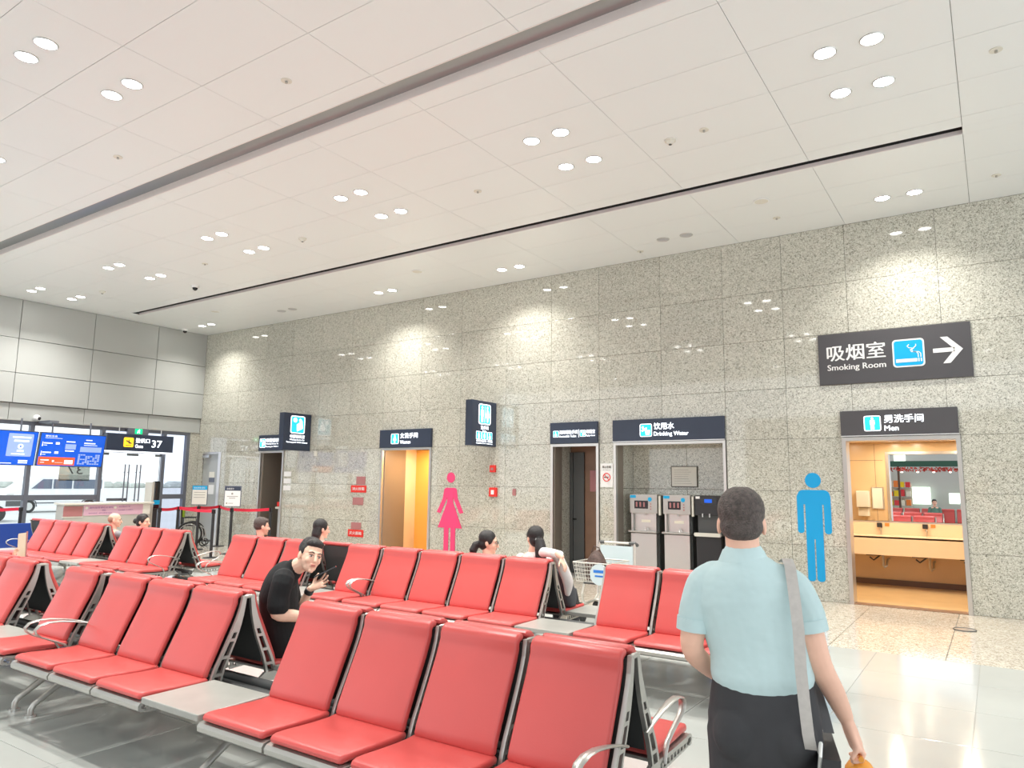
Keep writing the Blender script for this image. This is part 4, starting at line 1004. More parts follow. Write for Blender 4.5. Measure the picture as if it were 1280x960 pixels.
for y in (11.03, 11.39):
    MB().tube([(-17.50, y, 0.95), (-17.48, y, 0.52), (-17.05, y, 0.50), (-16.95, y, 0.42), (-16.9, y, 0.15)], 0.012, seg=6).build('side_tube', 'alu_bright', t, smooth=True)
    MB().tube([(-17.46, y, 0.72), (-17.12, y, 0.72), (-17.1, y, 0.5)], 0.014, seg=6).build('arm_tube', 'black_plastic', t, smooth=True)
    MB().torus((-16.92, y, 0.09), 0.075, 0.014, (0, 1, 0), 16, 5).build('caster', 'rubber', t, smooth=True)
    MB().tube([(-17.5, y, 0.94), (-17.62, y, 0.94)], 0.016, seg=6).build('push_handle', 'black_plastic', t)
mb = MB(); mb.tube([(-17.2, 11.03, 0.48), (-17.2, 11.39, 0.16)], 0.012, seg=6); mb.tube([(-17.2, 11.39, 0.48), (-17.2, 11.03, 0.16)], 0.012, seg=6); mb.build('cross_brace', 'alu_bright', t)
MB().box((-16.92, 11.05, 0.12), (-16.75, 11.37, 0.14)).build('footplate', 'black_plastic', t)

t.rotation_euler.z = math.radians(48); t.location = (-17.35, 11.0, 0)
# ---- van outside the glass
t = thing('white_van', (-42.5, 19.0, -0.13), 'white minibus parked outside beyond the glazing', 'van')
vx = -42.0; W = 2.0
S9 = lambda y: 16.4+(y-10.55)*0.88
prof = [(11.05, 0.25), (10.7, 0.35), (10.55, 0.75), (10.65, 0.95), (11.3, 1.12), (12.2, 1.72), (12.7, 1.86), (15.9, 1.90), (16.1, 1.80), (16.2, 0.4), (16.1, 0.25)]
sec = lambda x, s: [(x, S9(13.4+(p[0]-13.4)*s), p[1]*(1 if s == 1 else 0.995)-0.0) for p in prof]
MB().loft([sec(vx-W, 0.97), sec(vx-W+0.12, 1), sec(vx-0.12, 1), sec(vx, 0.97)]).build('body', 'van_white', t, smooth=30)
mb = MB(); mb.prism([(vx-0.0, S9(11.85), 1.12), (vx, S9(12.95), 1.12), (vx, S9(12.95), 1.62), (vx, S9(12.45), 1.62)], (0.03, 0, 0)); mb.build('front_side_window', 'van_glass', t)
for a, b in ((13.05, 14.1), (14.2, 15.9)): MB().box((vx, S9(a), 1.12), (vx+0.03, S9(b), 1.62), 0.01).build('side_window', 'van_glass', t)
for y in (S9(11.75), S9(15.2)):
    wo = MB().tube([(vx-0.2, y, 0.2), (vx+0.04, y, 0.2)], 0.34, seg=24).build('tyre', 'rubber', t, smooth=40); MB().tube([(vx+0.04, y, 0.2), (vx+0.06, y, 0.2)], 0.2, seg=16).build('hub_cap', 'alu_bright', wo, smooth=40)
    MB().tube([(vx-0.01, y-0.42, 0.18), (vx-0.01, y-0.35, 0.45), (vx-0.01, y, 0.60), (vx-0.01, y+0.35, 0.45), (vx-0.01, y+0.42, 0.18)], 0.03, seg=6).build('wheel_arch', 'dark_grey', t)
MB().box((vx-0.3, S9(11.75), 1.18), (vx+0.05, S9(11.85), 1.38), 0.02).build('wing_mirror', 'van_white', t); MB().box((vx-0.02, S9(10.60), 0.72), (vx+0.015, S9(10.95), 0.86), 0.01).build('headlamp', 'alu_bright', t)
MB().box((vx, S9(10.8), 0.35), (vx+0.02, S9(16.1), 0.40)).build('side_moulding', 'dark_grey', t)
t = thing('white_car', (-34.8, 13.0, -0.13), 'front of a white vehicle outside the glazing at the left edge', 'car')
vx2 = -34.0; pr = [(6.0, 0.2), (6.0, 0.85), (6.8, 0.95), (7.2, 1.35), (8.5, 1.4), (9.1, 0.98), (9.95, 0.85), (10.05, 0.6), (10.0, 0.2)]
MB().loft([[(vx2-1.7, a+4, b) for a, b in pr], [(vx2, a+4, b) for a, b in pr]]).build('body', 'van_white', t, smooth=30)
MB().box((vx2, 13.3, 0.5), (vx2+0.02, 13.9, 0.72)).build('grille', 'dark_grey', t); MB().box((vx2, 11.3, 0.95), (vx2+0.02, 12.5, 1.28)).build('side_window', 'van_glass', t)
for y in (10.8, 13.0): MB().tube([(vx2-0.2, y, 0.2), (vx2+0.03, y, 0.2)], 0.33, seg=20).build('tyre', 'rubber', t, smooth=40)

# ================================================================== BEAM SEATING
F_ = [(0.045, 0.955), (0.05, 0.90), (0.083, 0.80), (0.132, 0.69), (0.178, 0.59), (0.226, 0.49), (0.252, 0.41), (0.256, 0.385)]
R_ = [(0.015, 0.955), (0.020, 0.90), (0.036, 0.80), (0.060, 0.715), (0.086, 0.64), (0.112, 0.58), (0.140, 0.51), (0.165, 0.43), (0.172, 0.385)]
SQ = lambda C: [(u, 0.4+(z-0.4)*0.945 if z > 0.4 else z) for u, z in C]
F_ = SQ(F_); R_ = SQ(R_)
def interp(C, z):
    for (u0, z0), (u1, z1) in zip(C, C[1:]):
        if z1 <= z <= z0: return u0+(u1-u0)*(z0-z)/(z0-z1)
    return C[-1][0]
PW = 0.555
def rsec(c, ax, ay, hw, th, r):
    """rounded-rectangle section, half width hw along ax, thickness th along ay"""
    P_ = []; r = min(r, th*0.49, hw*0.49)
    for cx_, cy_, a in ((hw-r, -th/2+r, -90), (hw-r, th/2-r, 0), (-hw+r, th/2-r, 90), (-hw+r, -th/2+r, 180)):
        for k in range(4):
            t = math.radians(a+k*30); P_.append(c+ax*(cx_+r*math.cos(t))+ay*(cy_+r*math.sin(t)))
    return P_
def cushion(path, hw, th, name, m, wfac=None):
    """path in (y,z), width along x; ends rounded"""
    pts = [Vector((0, p[0], p[1])) for p in path]; n = len(pts); secs = []
    ax = Vector((1, 0, 0))
    for i in range(n):
        t = (pts[min(i+1, n-1)]-pts[max(i-1, 0)]).normalized(); ay = ax.cross(t)
        w_ = hw*(wfac[i] if wfac else 1)
        if i == 0:
            for q, k, kw in ((0.9, 0.35, 0.955), (0.55, 0.75, 0.985)): secs.append(rsec(pts[0]-t*th*0.5*(q-0.05), ax, ay, w_*kw, th*k, 0.02))
        secs.append(rsec(pts[i], ax, ay, w_, th, 0.016))
        if i == n-1:
            for q, k, kw in ((0.55, 0.75, 0.985), (0.9, 0.35, 0.955)): secs.append(rsec(pts[-1]+t*th*0.5*(q-0.05), ax, ay, w_*kw, th*k, 0.02))
    mb = MB(); mb.loft(secs); me = mb.mesh(name); me.materials.append(MT[m]); shade(me, 40)
    return me
def lm(mb, name, m, sm=None):
    me = mb.mesh(name); me.materials.append(MT[m])
    if sm: shade(me, sm)
    return me
# back cushion: over the top and down the S curve (sitter faces -y, so y = -u)
zz = [0.90, 0.875, 0.835, 0.79, 0.745, 0.69, 0.64, 0.59, 0.54, 0.49, 0.455]
bp = [(-0.036-0.036*math.cos(math.radians(a)), 0.896+0.036*math.sin(math.radians(a))) for a in (95, 75, 55, 35, 15)] + [(-(interp(F_, z)+0.021+0.008*math.sin(PI*(0.90-z)/0.45)), z) for z in zz[1:]]
BACK = cushion(bp, 0.240, 0.042, 'back_cushion', 'red_vinyl')
sp = [(-0.262, 0.428), (-0.32, 0.423), (-0.40, 0.424), (-0.50, 0.428), (-0.60, 0.434), (-0.655, 0.434), (-0.675, 0.431)]
SEAT = cushion(sp, 0.252, 0.040, 'seat_cushion', 'red_vinyl', [1, 1, 1, 1, 1, 1, 0.985])
mb = MB()
secs = []
for u, z in [(0.25, 0.398), (0.45, 0.398), (0.62, 0.402), (0.665, 0.408), (0.690, 0.402), (0.703, 0.385), (0.700, 0.362), (0.685, 0.350), (0.66, 0.352)]:
    secs.append((u, z))
top = secs; bot = [(0.66, 0.365), (0.672, 0.364), (0.684, 0.372), (0.685, 0.383), (0.675, 0.392), (0.62, 0.386), (0.45, 0.383), (0.25, 0.383)]
mb.prism([(-0.268, -u, z) for u, z in top+bot], (0.536, 0, 0))
PAN = lm(mb, 'seat_pan', 'alu', 30)
mb = MB()
for sx in (-0.006,):
    mb.box((sx, -0.66, 0.372), (sx+0.012, -0.26, 0.384)); mb.prism([(sx, -0.26, 0.34), (sx, -0.66, 0.355), (sx, -0.66, 0.344), (sx, -0.26, 0.326)], (0.012, 0, 0))
    for k in range(9): y0 = -0.64+k*0.045; mb.box((sx, y0, 0.343), (sx+0.012, y0+0.013, 0.3725))
BRK = lm(mb, 'side_bracket', 'alu')
mb = MB(); mb.loft([[(-0.245, y, z), (0.245, y, z), (0.245, y+0.006, z), (-0.245, y+0.006, z)] for y, z in [(-0.032, 0.905), (-0.06, 0.78), (-0.10, 0.66), (-0.15, 0.47)]])
PANEL = lm(mb, 'back_panel', 'black_panel')
def frame_mesh():
    mb = MB(); x0 = -0.011; dx = (0.022, 0, 0)
    zs = [0.924, 0.90, 0.85, 0.80, 0.74, 0.70]
    pts = [(x0, -interp(F_, z), z) for z in zs]+[(x0, -interp(R_, z), z) for z in reversed(zs)]
    mb.prism(pts, dx)
    zs = [0.70, 0.65, 0.60, 0.55, 0.50, 0.45, 0.40, 0.385]
    mb.prism([(x0, -interp(F_, z), z) for z in zs]+[(x0, -interp(F_, z)+0.020, z) for z in reversed(zs)], dx)
    mb.prism([(x0, -interp(R_, z), z) for z in zs]+[(x0, -interp(R_, z)-0.016, z) for z in reversed(zs)], dx)
    for z in (0.655, 0.555, 0.455): mb.box((x0, -interp(F_, z)+0.01, z-0.009), (x0+0.022, -interp(R_, z)-0.006, z+0.009))
    mb.prism([(x0, -0.262, 0.40), (x0, -0.16, 0.40), (x0, -0.10, 0.355), (x0, -0.262, 0.335)], dx)
    mb.tube([(0, -0.03, 0.915), (0, 0.0, 0.917)], 0.013, seg=8)
    return lm(mb, 'side_frame', 'alu')
FRAME = frame_mesh()
def arm_mesh():
    C = [(0.10, 0.560), (0.19, 0.588), (0.29, 0.612), (0.40, 0.630), (0.48, 0.632), (0.54, 0.617), (0.565, 0.590), (0.555, 0.562), (0.515, 0.532), (0.42, 0.490), (0.35, 0.455), (0.32, 0.41), (0.31, 0.37)]
    mb = MB(); mb.tube([(0, -u, z) for u, z in C], [0.012, 0.014, 0.018, 0.022, 0.024, 0.023, 0.021, 0.019, 0.017, 0.015, 0.014, 0.013, 0.012], 0.007, side=(1, 0, 0), seg=8)
    return lm(mb, 'armrest', 'alu', 50)
ARM = arm_mesh()
mb = MB(); mb.box((-0.275, -0.695, 0.402), (0.275, -0.225, 0.438), 0.006); TABLE = lm(mb, 'side_table', 'table_top')
def leg_mesh():
    mb = MB()
    for s in (-1, 1):
        mb.tube([(0, s*0.03, 0.345), (0, s*0.12, 0.325), (0, s*0.30, 0.235), (0, s*0.48, 0.115), (0, s*0.535, 0.078), (0, s*0.55, 0.05), (0, s*0.55, 0.014)], [0.020, 0.021, 0.021, 0.019, 0.019, 0.021, 0.021], [0.034, 0.034, 0.028, 0.021, 0.021, 0.021, 0.021], side=(1, 0, 0), seg=10)
    return lm(mb, 'leg', 'alu', 45)
LEG = leg_mesh()
mb = MB()
for s in (-1, 1): mb.cyl((0, s*0.55, 0), (0, s*0.55, 0.014), 0.034, 16)
FOOT = lm(mb, 'foot_pad', 'alu_bright', 40)
def addp(me, name, parent, loc, rz=0.0):
    o = bpy.data.objects.new(name, me); COL.objects.link(o); o.parent = parent; o.location = loc; o.rotation_euler.z = rz; return o
def bench(xl, near, far, Yc, label, legs, arms_n, arms_f, group=None):
    """near / far: one letter per column from the left: s seat, t table, - empty"""
    n = len(near); xm = xl+n*PW/2
    b = thing('airport_bench', (xm, Yc, 0), label, 'bench', group)
    for side, row in ((0, near), (1, far)):
        rz = PI*side
        for i, c in enumerate(row):
            x = -n*PW/2+(i+0.5)*PW; q = 1 if side == 0 else -1
            if c == 's':
                s_ = addp(PAN, 'seat', b, (x, 0, 0), rz)
                addp(SEAT, 'seat_cushion', s_, (0, 0, 0)); addp(BACK, 'back_cushion', s_, (0, 0, 0)); addp(PANEL, 'back_panel', s_, (0, 0, 0)); addp(BRK, 'side_bracket', s_, (0.256, 0, 0)); addp(BRK, 'side_bracket', s_, (-0.256, 0, 0))
                addp(FRAME, 'side_frame', s_, (0.262*q, 0, 0))
                if i == 0 or row[i-1] != 's': addp(FRAME, 'side_frame', s_, (-0.262*q, 0, 0))
            elif c == 't':
                addp(TABLE, 'side_table', b, (x, 0, 0), rz)
    for a in arms_n: addp(ARM, 'armrest', b, (-n*PW/2+a*PW, 0, 0), 0)
    for a in arms_f: addp(ARM, 'armrest', b, (-n*PW/2+a*PW, 0, 0), PI)
    mb = MB(); L = n*PW/2-0.01
    for s in (-1, 1): mb.tube([(-L, s*0.085, 0.355), (L, s*0.085, 0.355)], 0.034, seg=10)
    mb.box((-L, -0.05, 0.325), (L, 0.05, 0.345)); mb.build('beam', 'dark_grey', b, local=True, smooth=40)
    for a in legs:
        lg = addp(LEG, 'leg', b, (-n*PW/2+a, 0, 0)); addp(FOOT, 'foot_pad', lg, (0, 0, 0))
    return b
YA, YB = 3.12, 6.18
XA2 = -1.40-8*PW
bench(XA2, 'ssstssss', 'ssstssss', YA, 'nearest red back to back bench with seven near seats and a side table', [0.03, 2.05, 4.25], [0.01, 7.99], [7.99, 0.01], 'red airport benches')
bench(XA2-0.14-7*PW, 'sssssts', 'ssssst'+'s', YA, 'red bench at the left edge of the near row, armrest at its right end', [0.3, 3.8], [6.98], [6.98], 'red airport benches')
bench(-5.855, 'sssstsss', 'sssstsss', YB, 'middle row red bench with four seats left of a grey table, women behind it', [0.3, 2.3, 4.1], [0.03, 7.97], [0.03, 7.97], 'red airport benches')
bench(-5.87-5*PW, 'ssst'+'s', 'sssss', YB, 'middle row red bench with three seats, a table gap and one seat', [0.3, 2.5], [0.03, 4.97], [0.03], 'red airport benches')
bench(-9.75-9*PW, 'tsssstsss', 'ssssstsss', YB, 'farthest left red bench of the middle row, four seats then three', [0.3, 2.6, 4.7], [1.02, 8.97], [0.03, 8.97], 'red airport benches')

# ================================================================== LUGGAGE CART
t = thing('luggage_cart', (-4.36, 8.65, 0), 'airport luggage cart with wire basket and blue round badge by the water alcove', 'cart')
XL, XR = -4.64, -4.08
mb = MB()
for x in (XL+0.02, XR-0.02): mb.tube([(x, 9.10, 0.90), (x, 9.10, 0.60), (x, 9.05, 0.22), (x, 8.95, 0.14)], 0.014, seg=8)
mb.tube([(XL+0.02, 8.95, 0.14), (XL+0.06, 8.3, 0.12), (-4.44, 8.08, 0.12)], 0.016, seg=8); mb.tube([(XR-0.02, 8.95, 0.14), (XR-0.06, 8.3, 0.12), (-4.28, 8.08, 0.12)], 0.016, seg=8)
mb.tube([(XL+0.02, 8.95, 0.14), (XR-0.02, 8.95, 0.14)], 0.016, seg=8); mb.tube([(-4.44, 8.08, 0.12), (-4.28, 8.08, 0.12)], 0.016, seg=8)
mb.build('frame', 'cart_wire', t, smooth=40)
MB().tube([(XL+0.06, 9.10, 0.90), (XR-0.06, 9.10, 0.90)], 0.016, seg=10).build('handle_bar', 'offwhite', t, smooth=40)
for x, q in ((XL, 1), (XR, -1)): MB().tube([(x, 9.14, 0.88), (x+q*0.02, 9.11, 0.90), (x+q*0.08, 9.10, 0.90)], 0.024, seg=8, round_ends=True).build('grip', 'dark_grey', t, smooth=40)
MB().box((XL+0.04, 9.08, 0.62), (XR-0.04, 9.09, 0.86)).build('banner_panel', 'cart_banner', t)
MB().tube([(-4.5, 8.42, 0.44), (-4.5, 8.36, 0.3), (-4.52, 8.42, 0.2), (-4.48, 8.5, 0.13)], 0.012, seg=8).build('basket_post', 'cart_wire', t, smooth=40)
MB().tube([(-4.22, 8.42, 0.44), (-4.22, 8.36, 0.3), (-4.2, 8.42, 0.2), (-4.22, 8.5, 0.13)], 0.012, seg=8).build('basket_post', 'cart_wire', t, smooth=40)
MB().box((-4.5, 8.4, 0.42), (-4.15, 9.0, 0.445)).build('basket_tray', 'dark_grey', t)
mb = MB(); B0 = [(-4.62, 8.34), (-4.10, 8.34), (-4.10, 8.92), (-4.62, 8.92)]
def rim(z, k): return [(-4.36+(x+4.36)*k, 8.63+(y-8.63)*k, z) for x, y in B0]
for q in range(6):
    z = 0.45+q*0.048; k = 0.88+0.12*q/5; r_ = rim(z, k)
    for a in range(4): mb.tube([r_[a], r_[(a+1) % 4]], 0.0045 if q < 5 else 0.009, seg=5)
for a in range(4):
    for q in range(13):
        b0 = rim(0.45, 0.88); b1 = rim(0.69, 1.0); s_ = q/13
        p = Vector(b0[a]).lerp(Vector(b0[(a+1) % 4]), s_); p2 = Vector(b1[a]).lerp(Vector(b1[(a+1) % 4]), s_); mb.tube([p, p2], 0.0035, seg=4)
for q in range(9):
    x = -4.59+q*0.055; mb.tube([(x, 8.38, 0.45), (x, 8.9, 0.45)], 0.004, seg=4)
bk = mb.build('wire_basket', 'cart_wire', t)
mb = MB(); mb.tube([(-4.19, 8.325, 0.55), (-4.19, 8.33, 0.56)], 0.115, seg=28); 
f = Flat((-4.25, 8.318, 0.56), (1, 0, 0), (0, 0, 1))
f.circ(MB(), 0.02, 0.0, 0.13, 0, 0.008, 28).build('round_badge', 'cart_banner', t); mb.bm.free()
b = f.rect(MB(), -0.06, 0.02, 0.10, 0.055, 0.008, 0.002).build('blue_mark', 'logo_blue', t); f.rect(MB(), -0.04, -0.03, 0.08, -0.01, 0.008, 0.002).build('blue_mark', 'logo_blue', t)
for x, y in ((XL+0.03, 8.95), (XR-0.03, 8.95), (-4.36, 8.12)):
    MB().tube([(x-0.018, y, 0.062), (x+0.018, y, 0.062)], 0.06, seg=16).build('wheel', 'rubber', t, smooth=40)
mb = MB(); random.seed(5)
secs = []
for i in range(7):
    z = 0.455+i*0.062; k = [1, 1.06, 1.05, 0.98, 0.85, 0.62, 0.3][i]; ring = []
    for a in range(16):
        th_ = 2*PI*a/16; w_ = 1+random.uniform(-0.08, 0.08); ring.append((-4.44+0.14*k*w_*math.cos(th_), 8.66+0.13*k*w_*math.sin(th_), z+random.uniform(-0.008, 0.008)))
    secs.append(ring)
bagc = mb.loft(secs).build('brown_bag', 'bag_brown', smooth=True); tag(bagc, 'crumpled dark brown bag sitting in the luggage cart basket', 'bag')
MB().tube([(-4.50, 8.62, 0.80), (-4.46, 8.62, 0.88), (-4.40, 8.64, 0.86), (-4.37, 8.66, 0.78)], 0.008, seg=6).build('carry_loop', 'bag_brown', bagc, smooth=True)

# ================================================================== SHOP BEHIND THE CAMERA (seen in the washroom mirror)
struct(MB().box((-9.0, -8.3, 0), (2.0, -8.1, 4.6)).build('wall_shop', 'shop_wall'))
t = thing('snack_shop', (-3.0, -7.0, 0), 'snack shop opposite the washrooms, seen small in the mirror', 'shop')
MB().box((-6.0, -6.9, 2.62), (1.0, -6.7, 2.86)).build('fascia', 'shop_green', t)
for x in (-3.55, 0.9): MB().box((x-0.04, -6.9, 0), (x+0.04, -6.78, 2.62)).build('post', 'wood_dark', t)
mb = MB(); random.seed(9)
for i in range(420):
    x = -5.5+6.3*random.random(); c = Vector((x, -6.72+random.uniform(-0.06, 0.06), 2.52+random.uniform(-0.10, 0.06))); d1_ = Vector((random.uniform(-1, 1), random.uniform(-1, 1), random.uniform(-1, 1))).normalized()*0.07; d2_ = d1_.orthogonal().normalized()*0.03
    mb.prism([c-d1_, c+d2_, c+d1_, c-d2_], d1_.cross(d2_).normalized()*0.004)
g = mb.build('leaf_garland', 'leaf_red', t); g['kind'] = 'stuff'
for i in range(9):
    x = -4.6+i*0.6; MB().ell((x, -6.68, 2.38), (0.05, 0.05, 0.03), seg=10, rings=6).build('garland_lamp', 'shop_light', t)
MB().box((-3.2, -7.9, 1.0), (-2.45, -7.85, 1.75)).build('bright_poster', 'shop_screen', t)
MB().box((-1.75, -7.6, 1.05), (-1.2, -7.5, 1.5)).build('bright_poster', 'shop_screen', t)
MB().box((-3.75, -7.5, 2.85), (-3.3, -7.3, 3.35)).build('hanging_sign', 'shop_screen', t)
for x0, q in ((-4.1, 'left of the bright poster'), (-1.1, 'right of the bright poster')):
    t = thing('shop_shelf', (x0+0.47, -7.6, 0), f'shelf unit of packaged snacks in the mirrored shop, {q}', 'shelf')
    for z in (0.1, 0.5, 0.9, 1.3, 1.7): MB().box((x0, -7.75, z), (x0+0.95, -7.4, z+0.03)).build('shelf_board', 'shop_wall', t)
    MB().box((x0, -7.78, 0), (x0+0.95, -7.75, 1.9)).build('back_board', 'prod_cream', t)
k = 0; cols = ['prod_yellow', 'prod_orange', 'prod_cream', 'prod_red']; cn = ['yellow', 'orange', 'cream', 'red']
for q, x0 in enumerate((-4.1, -1.1)):
    for r_, z in enumerate((0.93, 1.33, 1.73)):
        for c in range(4):
            h = random.uniform(0.2, 0.3); m = (k*3+r_) % 4
            o = MB().box((x0+0.04+c*0.23, -7.6, z), (x0+0.22+c*0.23, -7.42, z+h), 0.01).build('snack_box', cols[m])
            tag(o, f'{cn[m]} snack box in the mirrored shop, {["left", "right"][q]} shelf, {["lower", "middle", "upper"][r_]} board, {["first", "second", "third", "fourth"][c]}', 'box', 'snack boxes in the mirrored shop')
            k += 1

# ================================================================== PEOPLE
def V(*a): return Vector(a)
def remesh(mb, name, m, parent, voxel, smooth_it=2, flat=False):
    """joins the collected volumes into one continuous skin"""
    me = mb.mesh(name); o = bpy.data.objects.new(name, me); COL.objects.link(o)
    md = o.modifiers.new('r', 'REMESH'); md.mode = 'VOXEL'; md.voxel_size = voxel
    if smooth_it:
        ms = o.modifiers.new('s', 'SMOOTH'); ms.factor = 0.5; ms.iterations = smooth_it
    me2 = bpy.data.meshes.new_from_object(o.evaluated_get(bpy.context.evaluated_depsgraph_get()))
    bpy.data.objects.remove(o); bpy.data.meshes.remove(me)
    me2.name = name; me2.materials.clear(); me2.materials.append(MT[m])
    for p in me2.polygons: p.use_smooth = True
    ob = bpy.data.objects.new(name, me2); COL.objects.link(ob)
    if parent: me2.transform(Matrix.Translation(-wloc(parent))); ob.parent = parent
    else:
        co = [v.co for v in me2.vertices]; c = Vector(((min(v.x for v in co)+max(v.x for v in co))/2, (min(v.y for v in co)+max(v.y for v in co))/2, min(v.z for v in co)))
        me2.transform(Matrix.Translation(-c)); ob.location = c
    return ob
def dense(pts, rs, n=4):
    """Catmull-Rom through joints and radii"""
    P_ = [Vector(p) for p in pts]; out = []; ro = []
    for i in range(len(P_)-1):
        p0 = P_[max(i-1, 0)]; p1 = P_[i]; p2 = P_[i+1]; p3 = P_[min(i+2, len(P_)-1)]
        for k in range(n):
            t = k/n; out.append(0.5*((2*p1)+(p2-p0)*t+(2*p0-5*p1+4*p2-p3)*t*t+(-p0+3*p1-3*p2+p3)*t**3)); ro.append(rs[i]*(1-t)+rs[i+1]*t)
    out.append(P_[-1]); ro.append(rs[-1]); return out, ro
def limb(mb, pts, rs, seg=14, n=4):
    p, r = dense(pts, rs, n); mb.tube(p, r, seg=seg, round_ends=True)
def elimb(mb, pts, rx, ry, side, seg=20, n=4):
    p, r = dense(pts, rx, n); _, r2 = dense(pts, ry, n); mb.tube(p, r, r2, side=side, seg=seg, round_ends=True)
def basis(fw, upv=(0, 0, 1)):
    f = Vector(fw).normalized(); r = f.cross(Vector(upv)).normalized(); u = r.cross(f); return Matrix((r, f, u)).transposed()
def head_shape(mb, c, M, s=1.0):
    c = Vector(c); E_ = lambda p, r: mb.ell(c+M@(Vector(p)*s), [q*s for q in r], M)
    E_((0, -0.012, 0.030), (0.076, 0.094, 0.088)); E_((0, 0.020, -0.020), (0.066, 0.072, 0.080)); E_((0, 0.035, -0.070), (0.048, 0.052, 0.042))
    E_((0, 0.074, -0.098), (0.020, 0.018, 0.016)); E_((0, 0.070, 0.022), (0.052, 0.020, 0.014))
    E_((0.036, 0.062, -0.030), (0.022, 0.022, 0.022)); E_((-0.036, 0.062, -0.030), (0.022, 0.022, 0.022))
    mb.tube([c+M@(V(0, 0.085, 0.012)*s), c+M@(V(0, 0.100, -0.012)*s), c+M@(V(0, 0.108, -0.032)*s)], [0.008*s, 0.011*s, 0.014*s], seg=8, round_ends=True)
    E_((0, 0.082, -0.062), (0.024, 0.014, 0.013))
    for q in (-1, 1): E_((q*0.078, -0.008, -0.012), (0.009, 0.020, 0.032))
def face_parts(parent, c, M, s=1.0):
    c = Vector(c)
    for q in (-1, 1):
        e = MB().ell(c+M@(V(q*0.030, 0.079, -0.002)*s), (0.0135*s, 0.009*s, 0.0058*s), M, 12, 8).build('eye', 'eye_white', parent, smooth=True)
        MB().ell(c+M@(V(q*0.030, 0.0862, -0.002)*s), (0.0055*s, 0.0035*s, 0.0055*s), M, 10, 6).build('iris', 'eye_dark', e, smooth=True)
        MB().tube([c+M@(V(q*0.016, 0.0885, 0.005)*s), c+M@(V(q*0.030, 0.0885, 0.0075)*s), c+M@(V(q*0.044, 0.080, 0.003)*s)], 0.0018*s, seg=6).build('eyelid', 'hair_black', parent)
        MB().tube([c+M@(V(q*0.014, 0.0905, 0.022)*s), c+M@(V(q*0.030, 0.0905, 0.027)*s), c+M@(V(q*0.050, 0.078, 0.022)*s)], [0.0035*s, 0.004*s, 0.002*s], seg=6).build('eyebrow', 'hair_black', parent)
    MB().ell(c+M@(V(0, 0.0925, -0.058)*s), (0.021*s, 0.006*s, 0.0042*s), M, 14, 8).build('upper_lip', 'lip', parent, smooth=True)
    MB().ell(c+M@(V(0, 0.0925, -0.066)*s), (0.018*s, 0.006*s, 0.0045*s), M, 14, 8).build('lower_lip', 'lip', parent, smooth=True)
def hair_short(parent, c, M, m, s=1.0, low=-0.045, voxel=0.006):
    c = Vector(c); mb = MB(); E_ = lambda p, r: mb.ell(c+M@(Vector(p)*s), [q*s for q in r], M)
    E_((0, -0.022, 0.044), (0.084, 0.094, 0.088)); E_((0, -0.038, low+0.045), (0.076, 0.072, 0.058))
    E_((0, 0.040, 0.078), (0.064, 0.046, 0.036))
    for q in (-1, 1): E_((q*0.066, 0.006, 0.028), (0.016, 0.028, 0.038))
    return remesh(mb, 'hair', m, parent, voxel, 1)

def hand_open(mb, wrist, palm_dir, palm_n, thumb_side, s=1.0, curl=0.3, spread=0.22, fan=None):
    """five separate fingers fanned from a flat palm"""
    d = Vector(palm_dir).normalized(); n_ = Vector(palm_n); n_ = (n_-d*n_.dot(d)).normalized(); t = Vector(thumb_side); t = (t-d*t.dot(d)-n_*t.dot(n_)).normalized(); w_ = Vector(wrist)
    mb.tube([w_, w_+d*0.03*s, w_+d*0.065*s, w_+d*0.095*s], [0.024*s, 0.034*s, 0.041*s, 0.040*s], [0.019*s, 0.018*s, 0.015*s, 0.013*s], side=t, seg=14, round_ends=True)
    L_ = [0.070, 0.078, 0.073, 0.058]
    for k in range(4):
        off = t*(0.030-0.020*k)*s; a = spread*(1.2-0.8*k); b = w_+d*(0.088-0.004*abs(k-1))*s+off
        dd = (d+t*a).normalized(); l = L_[k]*s; c_ = curl*(1+0.15*k)
        p1 = b+dd*l*0.45; d2 = (dd+n_*c_).normalized(); p2 = p1+d2*l*0.33; d3 = (dd+n_*c_*2.4).normalized(); p3 = p2+d3*l*0.27
        mb.tube([b-dd*0.02*s, b, p1, p2, p3], [0.0095*s, 0.0098*s, 0.0088*s, 0.0080*s, 0.0070*s], seg=8, round_ends=True)
    b = w_+d*0.030*s+t*0.026*s; dd = (d*0.65+t*0.75+n_*0.25).normalized()
    mb.tube([b-dd*0.01*s, b+dd*0.030*s, b+dd*0.058*s+d*0.004*s, b+dd*0.076*s+d*0.016*s], [0.014*s, 0.012*s, 0.0105*s, 0.0085*s], seg=8, round_ends=True)

# ---------------------------------------------- standing man in mint polo shirt
B0v = V(-0.757, 2.62, 0)
Fd = V(-0.27, 0.963, 0); Rd = V(0.963, 0.27, 0)
def Lc(a, b, z): return B0v+Rd*a+Fd*b+V(0, 0, z)
man = thing('person', (B0v.x, B0v.y, 0), 'man in mint polo shirt and dark trousers standing with his back to us', 'person')
SM = basis(Fd)
hc = Lc(-0.010, 0.012, 1.550)
mb = MB(); head_shape(mb, hc, SM, 0.98)
limb(mb, [hc+V(0, 0, -0.04)-Fd*0.025, Lc(-0.006, -0.006, 1.45), Lc(-0.004, -0.005, 1.37)], [0.056, 0.059, 0.070])
elimb(mb, [Lc(0.03, 0.02, 0.90), Lc(0.025, 0.01, 1.10), Lc(0.0, 0.0, 1.28), Lc(0, 0, 1.39)], [0.150, 0.145, 0.165, 0.10], [0.105, 0.10, 0.10, 0.07], Rd)
